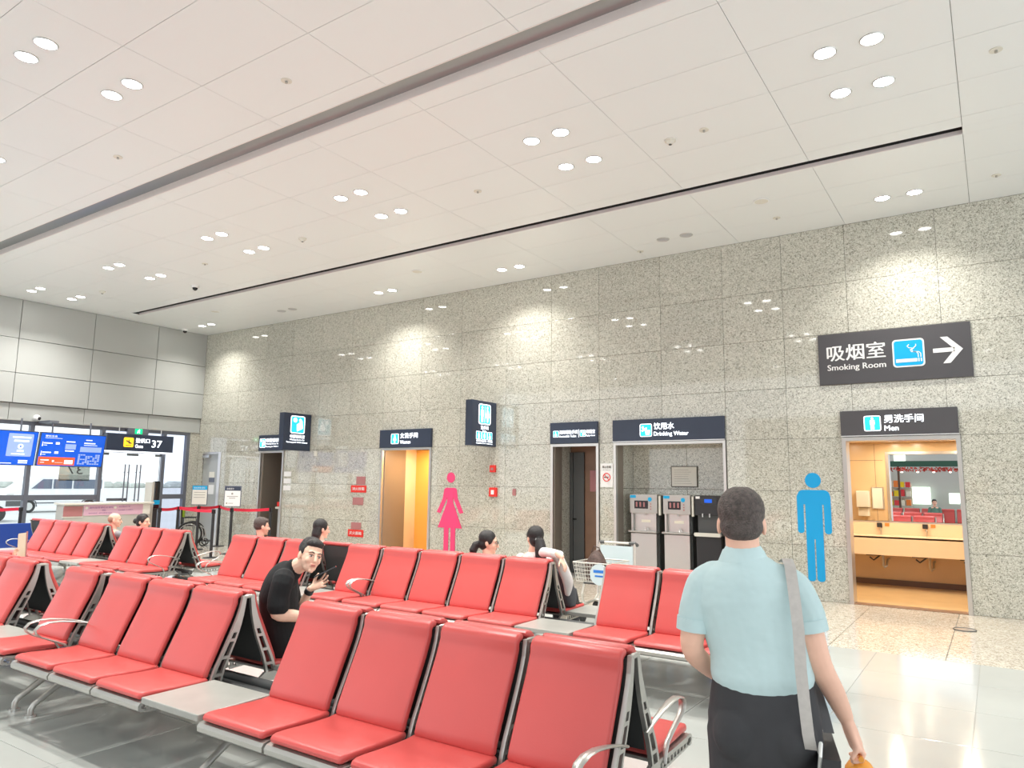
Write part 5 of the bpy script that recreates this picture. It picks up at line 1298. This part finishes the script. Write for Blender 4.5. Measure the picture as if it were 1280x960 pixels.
limb(mb, [Lc(0.135, 0, 1.335), Lc(0.192, -0.005, 1.22), Lc(0.228, 0.0, 1.09), Lc(0.275, 0.06, 0.985), Lc(0.312, 0.12, 0.895)], [0.050, 0.047, 0.040, 0.036, 0.026])
limb(mb, [Lc(-0.135, 0, 1.335), Lc(-0.172, -0.005, 1.22), Lc(-0.190, 0.0, 1.11), Lc(-0.150, 0.11, 1.03), Lc(-0.10, 0.21, 0.97)], [0.050, 0.047, 0.040, 0.035, 0.026])
# right hand gripping, fingers curled round the orange object
wr = Lc(0.312, 0.12, 0.895); kn = Lc(0.342, 0.145, 0.805)
mb.tube([wr, wr.lerp(kn, 0.5), kn], [0.027, 0.036, 0.042], [0.021, 0.024, 0.023], side=Fd, seg=14, round_ends=True)
for k in range(4):
    o_ = Fd*(-0.032+0.021*k); b_ = kn+o_+V(0, 0, -0.002)
    l = [0.9, 1.0, 0.96, 0.8][k]
    mb.tube([b_, b_+Rd*0.022+V(0, 0, -0.022*l), b_+Rd*0.014+V(0, 0, -0.048*l), b_-Rd*0.016+V(0, 0, -0.056*l)], [0.0105, 0.0098, 0.009, 0.008], seg=8, round_ends=True)
mb.tube([wr.lerp(kn, 0.4)-Fd*0.02, kn-Fd*0.045+V(0, 0, -0.004), kn-Fd*0.045-Rd*0.018+V(0, 0, -0.036)], [0.015, 0.012, 0.009], seg=8, round_ends=True)
hand_open(mb, Lc(-0.10, 0.21, 0.97), (0.5, 0.85, -0.1), (0, 0, 1), (0, 0.2, 1), 0.95, 0.6, 0.05)
for q in (-1, 1):
    limb(mb, [Lc(0.03+q*0.085, 0.02, 0.86), Lc(0.03+q*0.095, 0.04, 0.48), Lc(0.03+q*0.10, 0.02, 0.12)], [0.085, 0.055, 0.038])
remesh(mb, 'body', 'skin', man, 0.006, 2)
hair_short(man, hc+SM@V(0, -0.004, 0.004), SM, 'hair_brown', 0.98, -0.058)
# shirt
mb = MB()
p = [Lc(0.042, 0.010, 1.045), Lc(0.040, 0.010, 1.08), Lc(0.034, 0.008, 1.13), Lc(0.018, 0.004, 1.21), Lc(0.002, 0.0, 1.30), Lc(-0.004, -0.004, 1.360), Lc(-0.004, -0.006, 1.405), Lc(-0.006, -0.006, 1.432)]
elimb(mb, p, [0.172, 0.170, 0.168, 0.176, 0.188, 0.172, 0.115, 0.074], [0.128, 0.124, 0.118, 0.118, 0.122, 0.108, 0.085, 0.070], Rd, 28)
limb(mb, [Lc(0.105, -0.004, 1.360), Lc(0.150, -0.004, 1.335), Lc(0.178, -0.004, 1.285), Lc(0.194, -0.002, 1.245)], [0.058, 0.064, 0.062, 0.061])
limb(mb, [Lc(-0.105, -0.004, 1.360), Lc(-0.142, -0.004, 1.330), Lc(-0.166, -0.004, 1.27), Lc(-0.178, 0.0, 1.22)], [0.058, 0.063, 0.060, 0.059])
sh = remesh(mb, 'polo_shirt', 'shirt_mint', man, 0.0065, 3)
MB().tube([Lc(-0.006, -0.006, 1.415), Lc(-0.006, -0.004, 1.458)], [0.088, 0.070], [0.080, 0.066], side=Rd, seg=26).build('collar', 'shirt_mint', sh, smooth=50)
MB().tube([Lc(0.192, -0.002, 1.235), Lc(0.199, -0.002, 1.196)], [0.0635, 0.0640], seg=22).build('sleeve_cuff', 'shirt_mint', sh, smooth=50)
MB().tube([Lc(-0.178, 0.0, 1.215), Lc(-0.182, 0.0, 1.172)], [0.0620, 0.0625], seg=22).build('sleeve_cuff', 'shirt_mint', sh, smooth=50)
# trousers
mb = MB()
elimb(mb, [Lc(0.042, 0.012, 0.80), Lc(0.044, 0.010, 0.90), Lc(0.042, 0.010, 1.0), Lc(0.040, 0.010, 1.05)], [0.185, 0.186, 0.170, 0.156], [0.125, 0.132, 0.118, 0.108], Rd, 24)
for q in (-1, 1):
    limb(mb, [Lc(0.042+q*0.085, 0.015, 0.84), Lc(0.04+q*0.095, 0.03, 0.62), Lc(0.04+q*0.10, 0.035, 0.45), Lc(0.04+q*0.105, 0.02, 0.22), Lc(0.04+q*0.108, 0.02, 0.10)], [0.105, 0.085, 0.072, 0.065, 0.062])
    mb.ell(Lc(0.042+q*0.085, -0.055, 0.86), (0.082, 0.075, 0.095), SM)
remesh(mb, 'trousers', 'trousers_dark', man, 0.008, 2)
for q in (-1, 1): MB().tube([Lc(0.04+q*0.11, -0.06, 0.045), Lc(0.04+q*0.11, 0.03, 0.048), Lc(0.04+q*0.115, 0.16, 0.03)], [0.042, 0.046, 0.034], [0.042, 0.045, 0.028], side=Rd, seg=14, round_ends=True).build('shoe', 'black_plastic', man, smooth=True)
# cross-body bag
bag = thing('shoulder_bag', tuple(Lc(0.22, 0.0, 0.55)), 'black shoulder bag with a pale grey strap hanging at the man\'s right hip', 'bag')
secs = []
for a, b, z in [(0.128, 0.05, 1.415), (0.138, 0.0, 1.432), (0.144, -0.055, 1.412), (0.150, -0.118, 1.33), (0.158, -0.140, 1.22), (0.160, -0.142, 1.10), (0.166, -0.144, 1.0), (0.174, -0.140, 0.90), (0.182, -0.12, 0.85)]:
    c_ = Lc(a, b, z); secs.append([c_-Rd*0.018, c_-Rd*0.018-Fd*0.003+V(0, 0, 0.002), c_+Rd*0.018-Fd*0.003+V(0, 0, 0.002), c_+Rd*0.018])
MB().loft(secs).build('strap', 'strap_grey', bag, smooth=60)
secs = []
for a, b, z in [(0.130, 0.08, 1.39), (0.16, 0.145, 1.28), (0.185, 0.155, 1.15), (0.212, 0.13, 1.02), (0.238, 0.07, 0.92), (0.250, 0.04, 0.86)]:
    c_ = Lc(a, b, z); secs.append([c_-Rd*0.017, c_-Rd*0.017+Fd*0.003, c_+Rd*0.017+Fd*0.003, c_+Rd*0.017])
MB().loft(secs).build('front_strap', 'strap_dark', bag, smooth=60)
BM = lambda a, b, z: Lc(0.255+a, -0.02+b, z)
mb = MB(); mb.prism([BM(-0.075, -0.14, 0.56), BM(0.0, -0.14, 0.56), BM(0.01, -0.14, 0.84), BM(-0.045, -0.14, 0.84)], Fd*0.28)
mb.build('bag_body', 'black_plastic', bag); 
MB().tube([BM(-0.055, -0.135, 0.80), BM(-0.05, -0.14, 0.845), BM(-0.045, -0.12, 0.88), BM(-0.05, -0.10, 0.845)], 0.006, seg=6).build('strap_clip', 'alu_bright', bag)
MB().tube([BM(0.012, -0.10, 0.70), BM(0.012, 0.1, 0.70)], 0.004, seg=6).build('zip', 'alu_bright', bag)
# orange object in the right hand
ob = thing('orange_container', tuple(kn+V(0.03, 0, -0.16)), 'small orange lidded container held in the standing man\'s right hand', 'container')
q_ = kn+Rd*0.010+V(0, 0, -0.036)
MB().tube([q_-Fd*0.05, q_+Fd*0.05], 0.009, seg=10).build('handle', 'orange_plastic', ob)
MB().tube([q_+V(0, 0, -0.125), q_+V(0, 0, -0.10), q_+V(0, 0, -0.045), q_+V(0, 0, -0.025), q_+V(0, 0, -0.012)], [0.050, 0.052, 0.048, 0.035, 0.016], seg=20).build('lid', 'orange_plastic', ob, smooth=True)
MB().tube([q_+V(0, 0, -0.235), q_+V(0, 0, -0.128)], [0.046, 0.050], seg=20).build('jar', 'bag_brown', ob, smooth=40)

# ---------------------------------------------- seated man in black, turned towards the camera
mk = thing('person', (-4.40, 3.5, 0), 'man in black T-shirt on the near bench turning to face the camera, hand raised', 'person')
pel0 = V(-4.405, 3.593, 0.464); pel = V(-4.364, 3.584, 0.538); mid = V(-4.361, 3.534, 0.702); chest = V(-4.342, 3.493, 0.877); up_ = V(-4.293, 3.482, 0.994); nb = V(-4.234, 3.501, 1.047); neckm = V(-4.185, 3.514, 1.088); hcen = V(-4.089, 3.544, 1.154); shR = V(-4.169, 3.382, 0.997); elR = V(-4.171, 3.345, 0.776); wrR = V(-4.079, 3.548, 0.731); shL = V(-4.415, 3.626, 0.953); elL = V(-4.428, 3.736, 0.678); wrL = V(-4.290, 3.733, 0.889); ph1 = V(-4.283, 3.760, 0.973); ph2 = V(-4.175, 3.869, 1.047)
A_ = V(0.83, 0.557, 0).normalized(); D_ = V(-0.557, 0.83, 0).normalized()
lookd = (-D_*0.80+A_*0.62+V(0, 0, 0.02)).normalized()
hup = (V(0, 0, 1)+A_*0.30+D_*0.05).normalized()
HM = basis(lookd, hup)
mb = MB(); head_shape(mb, hcen, HM, 1.0)
limb(mb, [hcen-HM@V(0, 0.02, 0.04), neckm+V(0, 0, -0.01), nb], [0.056, 0.058, 0.068])
elimb(mb, [pel, mid, chest, up_, nb], [0.11, 0.105, 0.11, 0.09, 0.06], [0.14, 0.14, 0.15, 0.13, 0.06], A_)
limb(mb, [shR, shR.lerp(elR, 0.55)-A_*0.01, elR, elR.lerp(wrR, 0.5), wrR], [0.050, 0.047, 0.043, 0.042, 0.029])
hand_open(mb, wrR, A_+D_*0.4, (0, 0, -1), D_, 0.95, 0.35, 0.1)
limb(mb, [shL, shL.lerp(elL, 0.5), elL, elL.lerp(wrL, 0.5), wrL], [0.048, 0.044, 0.038, 0.035, 0.024])
hand_open(mb, wrL, A_*0.80+V(0, 0, 0.42), -D_*0.6+A_*0.1+V(0, 0, 0.6), -A_*0.5+V(0, 0, 0.8), 0.95, 0.22, 0.42)
kn0 = V(-4.22, 3.93, 0.53); kn1 = V(-4.48, 4.00, 0.53)
for kx, q in ((kn0, 0), (kn1, 1)):
    limb(mb, [pel+V(0.07-0.14*q, 0.03, -0.03), kx, V(kx.x+0.02, kx.y+0.04, 0.10)], [0.085, 0.055, 0.038])
remesh(mb, 'body', 'skin_pale', mk, 0.0046, 2)
face_parts(mk, hcen, HM, 1.0)
hair_short(mk, hcen+HM@V(0, -0.006, 0.006), HM, 'hair_black', 1.0, -0.018, 0.005)
mb = MB()
elimb(mb, [pel0, pel, mid, chest, up_, nb+V(0, 0, -0.005), nb.lerp(neckm, 0.45)], [0.115, 0.125, 0.128, 0.132, 0.108, 0.078, 0.066], [0.17, 0.165, 0.165, 0.185, 0.165, 0.10, 0.066], A_, 28)
limb(mb, [up_.lerp(shR, 0.5), shR+V(0, 0, -0.005), shR.lerp(elR, 0.45)-A_*0.008, shR.lerp(elR, 0.76)], [0.075, 0.074, 0.073, 0.076])
limb(mb, [up_.lerp(shL, 0.5), shL, shL.lerp(elL, 0.5)], [0.07, 0.068, 0.064])
remesh(mb, 'tshirt', 'cloth_black', mk, 0.0060, 2)
mb = MB(); elimb(mb, [pel0+V(0, 0, -0.02), pel0+V(0, 0.01, 0.05)], [0.12, 0.12], [0.165, 0.16], A_)
for kx, q in ((kn0, 0), (kn1, 1)):
    limb(mb, [pel+V(0.07-0.14*q, 0.03, -0.03), kx, V(kx.x+0.02, kx.y+0.03, 0.3), V(kx.x+0.02, kx.y+0.04, 0.12)], [0.10, 0.078, 0.066, 0.06])
remesh(mb, 'trousers', 'cloth_black', mk, 0.009, 1)
for kx in (kn0, kn1):
    k2 = V(kx.x+0.02, kx.y+0.04, 0); MB().tube([k2+V(0, -0.05, 0.045), k2+V(0.0, 0.16, 0.035)], [0.045, 0.035], [0.04, 0.028], side=(1, 0, 0), seg=14, round_ends=True).build('shoe', 'black_plastic', mk, smooth=True)
dw = (wrL-elL).normalized()
MB().tube([wrL-dw*0.040, wrL-dw*0.006], 0.034, seg=18).build('watch_strap', 'black_plastic', mk, smooth=40)
ph = thing('smartphone', tuple(ph1), 'dark smartphone held in the raised hand of the man in black', 'phone')
mb = MB(); mb.tube([ph1, ph2], [0.036, 0.036], [0.005, 0.005], side=D_, seg=4, square=True)
mb.build('phone_body', 'black_gloss', ph)

# ---------------------------------------------- people seated on the far side of the middle bench
def sitter(x, top, label, hair, hm, shirt, look, skinm='skin', yb=YB, slouch=0.50, trs='trousers_dark', lean=0.0):
    """back against the far backrest, facing +y"""
    t = thing('person', (x, yb+slouch, 0), label, 'person')
    HC = V(x+lean, yb+slouch-0.22, top-0.122); M = basis(look)
    mb = MB(); head_shape(mb, HC, M, 1.0)
    nb_ = V(x+lean*0.6, yb+slouch-0.235, top-0.285)
    limb(mb, [HC-M@V(0, 0.02, 0.05), nb_+V(0, 0, 0.03), nb_-V(0, 0, 0.05)], [0.050, 0.050, 0.065])
    pv = V(x, yb+slouch, 0.53); 
    elimb(mb, [pv, pv.lerp(nb_, 0.5), nb_-V(0, 0, 0.06)], [0.14, 0.13, 0.15], [0.10, 0.09, 0.085], (1, 0, 0))
    for q in (-1, 1):
        s_ = nb_+V(q*0.155, 0, -0.055); e_ = V(x+q*0.21, yb+slouch-0.05, 0.68); h_ = V(x+q*0.10, yb+slouch+0.20, 0.62)
        limb(mb, [s_, e_, h_], [0.045, 0.038, 0.026], 12, 3)
        hand_open(mb, h_, (-q*0.3, 1, -0.1), (0, 0, -1), (-q, 0.2, 0), 0.9, 0.3, 0.08)
        k_ = V(x+q*0.10, yb+slouch+0.43, 0.50)
        limb(mb, [pv+V(q*0.08, 0, -0.02), k_, V(k_.x, k_.y+0.06, 0.10)], [0.08, 0.052, 0.036], 12, 3)
    remesh(mb, 'body', skinm, t, 0.008, 1)
    mb = MB(); elimb(mb, [pv+V(0, 0, -0.02), pv.lerp(nb_, 0.5), nb_-V(0, 0, 0.075), nb_-V(0, 0, 0.03)], [0.16, 0.155, 0.165, 0.085], [0.12, 0.11, 0.10, 0.075], (1, 0, 0))
    for q in (-1, 1):
        s_ = nb_+V(q*0.145, 0, -0.06); e_ = V(x+q*0.21, yb+slouch-0.05, 0.68); limb(mb, [s_, s_.lerp(e_, 0.6)], [0.065, 0.058], 12, 2)
    remesh(mb, 'shirt', shirt, t, 0.010, 2)
    mb = MB()
    for q in (-1, 1):
        k_ = V(x+q*0.10, yb+slouch+0.43, 0.50); limb(mb, [pv+V(q*0.08, 0, 0.0), k_, V(k_.x, k_.y+0.06, 0.14)], [0.10, 0.07, 0.058], 12, 3)
    remesh(mb, 'trousers', trs, t, 0.012, 1)
    for q in (-1, 1): MB().tube([V(x+q*0.10, yb+slouch+0.45, 0.045), V(x+q*0.10, yb+slouch+0.62, 0.035)], [0.042, 0.034], [0.04, 0.028], side=(1, 0, 0), seg=10, round_ends=True).build('shoe', 'black_plastic', t, smooth=True)
    E_ = None
    if hair == 'short': hair_short(t, HC+M@V(0, -0.004, 0.003), M, hm, 1.0, -0.045, 0.008)
    elif hair == 'bald':
        mb = MB(); mb.ell(HC+M@V(0, -0.035, 0.02), (0.078, 0.078, 0.07), M); remesh(mb, 'hair', hm, t, 0.008, 1)
    else:
        mb = MB(); mb.ell(HC+M@V(0, -0.022, 0.042), (0.087, 0.098, 0.090), M); mb.ell(HC+M@V(0, -0.045, -0.02), (0.078, 0.065, 0.075), M)
        for q in (-1, 1): mb.ell(HC+M@V(q*0.068, 0.012, 0.025), (0.018, 0.035, 0.045), M)
        if hair == 'bun': mb.ell(HC+M@V(-0.01, -0.135, 0.0), (0.045, 0.042, 0.045), M)
        if hair == 'long':
            mb.tube([HC+M@V(0, -0.045, 0.0), HC+M@V(0, -0.06, -0.08), HC+M@V(0, -0.062, -0.15)], [0.088, 0.092, 0.070], [0.062, 0.055, 0.035], side=M@V(1, 0, 0), seg=16, round_ends=True)
        if hair == 'low_tail':
            mb.tube([HC+M@V(0, -0.085, -0.02), HC+M@V(0, -0.135, -0.05), HC+M@V(0.01, -0.155, -0.11), HC+M@V(0.01, -0.15, -0.19)], [0.035, 0.045, 0.045, 0.018], seg=12, round_ends=True)
        if hair == 'tail':
            mb.tube([HC+M@V(0, -0.085, -0.01), HC+M@V(0.0, -0.135, -0.03), HC+M@V(0.0, -0.155, -0.11), HC+M@V(0.0, -0.155, -0.20), HC+M@V(0.0, -0.15, -0.30)], [0.026, 0.048, 0.062, 0.056, 0.020], seg=12, round_ends=True)
        remesh(mb, 'hair', hm, t, 0.007, 1)
        if hair in ('tail', 'low_tail'): MB().torus(HC+M@V(0, -0.105, -0.015), 0.03, 0.008, M@V(0, 1, -0.3), 14, 5).build('hair_tie', 'alu_bright' if hair == 'tail' else 'black_plastic', t)
    face_parts(t, HC, M, 1.0)
    return t, HC, M
sitter(-12.32, 1.115, 'older man with sparse hair sitting between the two leftmost red seat groups', 'bald', 'hair_sparse', 'cloth_grey', (0.55, 0.8, -0.05))
sitter(-11.45, 1.125, 'woman with black hair bun sitting behind the left three red seats', 'bun', 'hair_black', 'cloth_pink', (0.80, 0.45, -0.05), 'skin_pale')
sitter(-8.47, 1.175, 'man with cropped hair and dark collar seated behind the left red seats of three', 'short', 'hair_brown', 'cloth_black', (0.35, 0.93, -0.08))
sitter(-7.27, 1.195, 'woman with shoulder length dark hair sitting beyond the grey table', 'long', 'hair_black', 'cloth_pink', (0.35, 0.9, -0.1), 'skin_pale')
t5, h5, m5 = sitter(-4.62, 1.170, 'woman with low dark ponytail and glasses, left of the woman in white', 'low_tail', 'hair_black', 'cloth_white', (0.85, 0.45, -0.12), 'skin_pale')
MB().torus(h5+m5@V(0.03, 0.10, 0.0), 0.020, 0.002, m5@V(0, 1, 0), 16, 5).build('spectacle_rim', 'black_plastic', t5); MB().torus(h5+m5@V(-0.03, 0.10, 0.0), 0.020, 0.002, m5@V(0, 1, 0), 16, 5).build('spectacle_rim', 'black_plastic', t5)
t6, h6, m6 = sitter(-4.06, 1.245, 'woman with long black ponytail in a white top, arm resting on the seat back', 'tail', 'hair_black', 'cloth_white', (-0.75, 0.55, -0.05), 'skin_pale', lean=0.03)
mb = MB(); limb(mb, [V(-4.00, 6.44, 0.93), V(-3.88, 6.36, 0.99), V(-3.74, 6.27, 1.005), V(-3.64, 6.30, 0.985)], [0.055, 0.052, 0.045, 0.045]); limb(mb, [V(-3.66, 6.31, 0.97), V(-3.64, 6.37, 0.85), V(-3.62, 6.43, 0.72), V(-3.64, 6.46, 0.6)], [0.045, 0.055, 0.055, 0.03])
remesh(mb, 'sleeve', 'cloth_white', t6, 0.009, 2)
mb = MB(); limb(mb, [V(-3.66, 6.27, 1.0), V(-3.60, 6.27, 0.97)], [0.03, 0.026]); hand_open(mb, V(-3.61, 6.27, 0.965), (0.5, -0.1, -0.75), (-0.6, 0, -0.4), (0, -1, 0), 0.9, 0.4, 0.06); remesh(mb, 'forearm', 'skin_pale', t6, 0.006, 1)
bk = thing('backpack', (-3.78, 6.62, 0.45), 'dark grey backpack leaning on the far seat beside the woman in white', 'bag')
secs = []
for z, w_, d_ in ((0.455, 0.11, 0.085), (0.52, 0.13, 0.10), (0.62, 0.135, 0.10), (0.72, 0.12, 0.085), (0.79, 0.085, 0.06), (0.82, 0.03, 0.03)):
    c_ = V(-3.765, 6.62-(z-0.455)*0.38, z); secs.append([c_+V(w_*math.copysign(abs(math.cos(a))**0.6, math.cos(a)), d_*math.copysign(abs(math.sin(a))**0.6, math.sin(a)), 0) for a in [2*PI*k/20 for k in range(20)]])
MB().loft(secs).build('pack_body', 'denim', bk, smooth=50); MB().box((-3.85, 6.68, 0.50), (-3.68, 6.73, 0.62), 0.015).build('front_pocket', 'denim', bk); MB().tube([(-3.83, 6.5, 0.81), (-3.80, 6.48, 0.86), (-3.77, 6.5, 0.81)], 0.008, seg=6).build('loop', 'denim', bk)
o = MB().box((-3.76, 6.74, 0.452), (-3.68, 6.84, 0.462), 0.003).build('phone', 'black_gloss'); o.rotation_euler.z = 0; tag(o, 'phone with pale edge lying on the far red seat by the backpack', 'phone')
MB().box((-3.762, 6.738, 0.4505), (-3.678, 6.842, 0.4515)).build('case_edge', 'white_flat', o)

# ---------------------------------------------- hand holding a beige tablet case, arm of a person lying on the near bench
ps = thing('person', (-9.3, 3.7, 0), 'person lying on the near bench, only the raised hand visible at the left edge', 'person')
wv = V(-9.63, 3.90, 0.725)
mb = MB(); limb(mb, [V(-9.30, 3.66, 0.55), V(-9.50, 3.78, 0.50), V(-9.60, 3.88, 0.56), wv], [0.045, 0.042, 0.036, 0.027])
hand_open(mb, wv, (-0.1, 0.25, 1), (0.6, 0.7, 0.1), (0.8, -0.5, 0.2), 0.95, 0.85, 0.10)
elimb(mb, [V(-9.25, 3.62, 0.56), V(-8.9, 3.62, 0.56), V(-8.6, 3.62, 0.56)], [0.15, 0.14, 0.14], [0.09, 0.09, 0.09], (0, 1, 0))
head_shape(mb, V(-9.52, 3.60, 0.57), basis((0, 0, 1), (-1, 0, 0)), 0.95)
for q in (-1, 1): limb(mb, [V(-8.6, 3.62+q*0.08, 0.55), V(-8.2, 3.62+q*0.09, 0.55), V(-7.85, 3.62+q*0.09, 0.54)], [0.075, 0.055, 0.04])
remesh(mb, 'body', 'skin', ps, 0.007, 1)
mb = MB(); elimb(mb, [V(-9.25, 3.62, 0.56), V(-8.9, 3.62, 0.56), V(-8.6, 3.62, 0.56)], [0.17, 0.16, 0.16], [0.105, 0.105, 0.105], (0, 1, 0)); remesh(mb, 'shirt', 'cloth_grey', ps, 0.012, 1)
mb = MB()
for q in (-1, 1): limb(mb, [V(-8.6, 3.62+q*0.08, 0.55), V(-8.2, 3.62+q*0.09, 0.55), V(-7.9, 3.62+q*0.09, 0.54)], [0.095, 0.07, 0.055])
remesh(mb, 'trousers', 'trousers_dark', ps, 0.012, 1)
hair_short(ps, V(-9.52, 3.60, 0.57), basis((0, 0, 1), (-1, 0, 0)), 'hair_black', 0.95, -0.045, 0.009)
tc = thing('tablet_case', (-9.58, 3.98, 0.74), 'beige backed tablet case with red edge held up by a hand at the left', 'tablet')
Rv = V(0.93, 0.25, 0.12).normalized(); Uv = V(0.18, 0.10, 1); Uv = (Uv-Rv*Uv.dot(Rv)).normalized(); f = Flat(V(-9.72, 3.985, 0.735), Rv, Uv)
f.rrect(MB(), 0, 0, 0.125, 0.285, 0.012, 0, 0.006).build('case_back', 'card_beige', tc); f.rect(MB(), 0.118, 0.0, 0.136, 0.30, -0.012, 0.012).build('case_edge', 'red_dim', tc)


# ---------------------------------------------- one more bench and a waiting man behind the camera, seen in the mirror
bench(-5.2, 'ssssssss', 'ssssssss', -2.2, 'red bench behind the photographer, seen only in the washroom mirror', [0.3, 2.3, 4.1], [], [], 'red airport benches')
sitter(-1.95, 1.30, 'man in dark green shirt on the bench behind us, seen in the mirror', 'short', 'hair_black', 'cloth_green', (0.2, 1, 0), yb=-2.2)
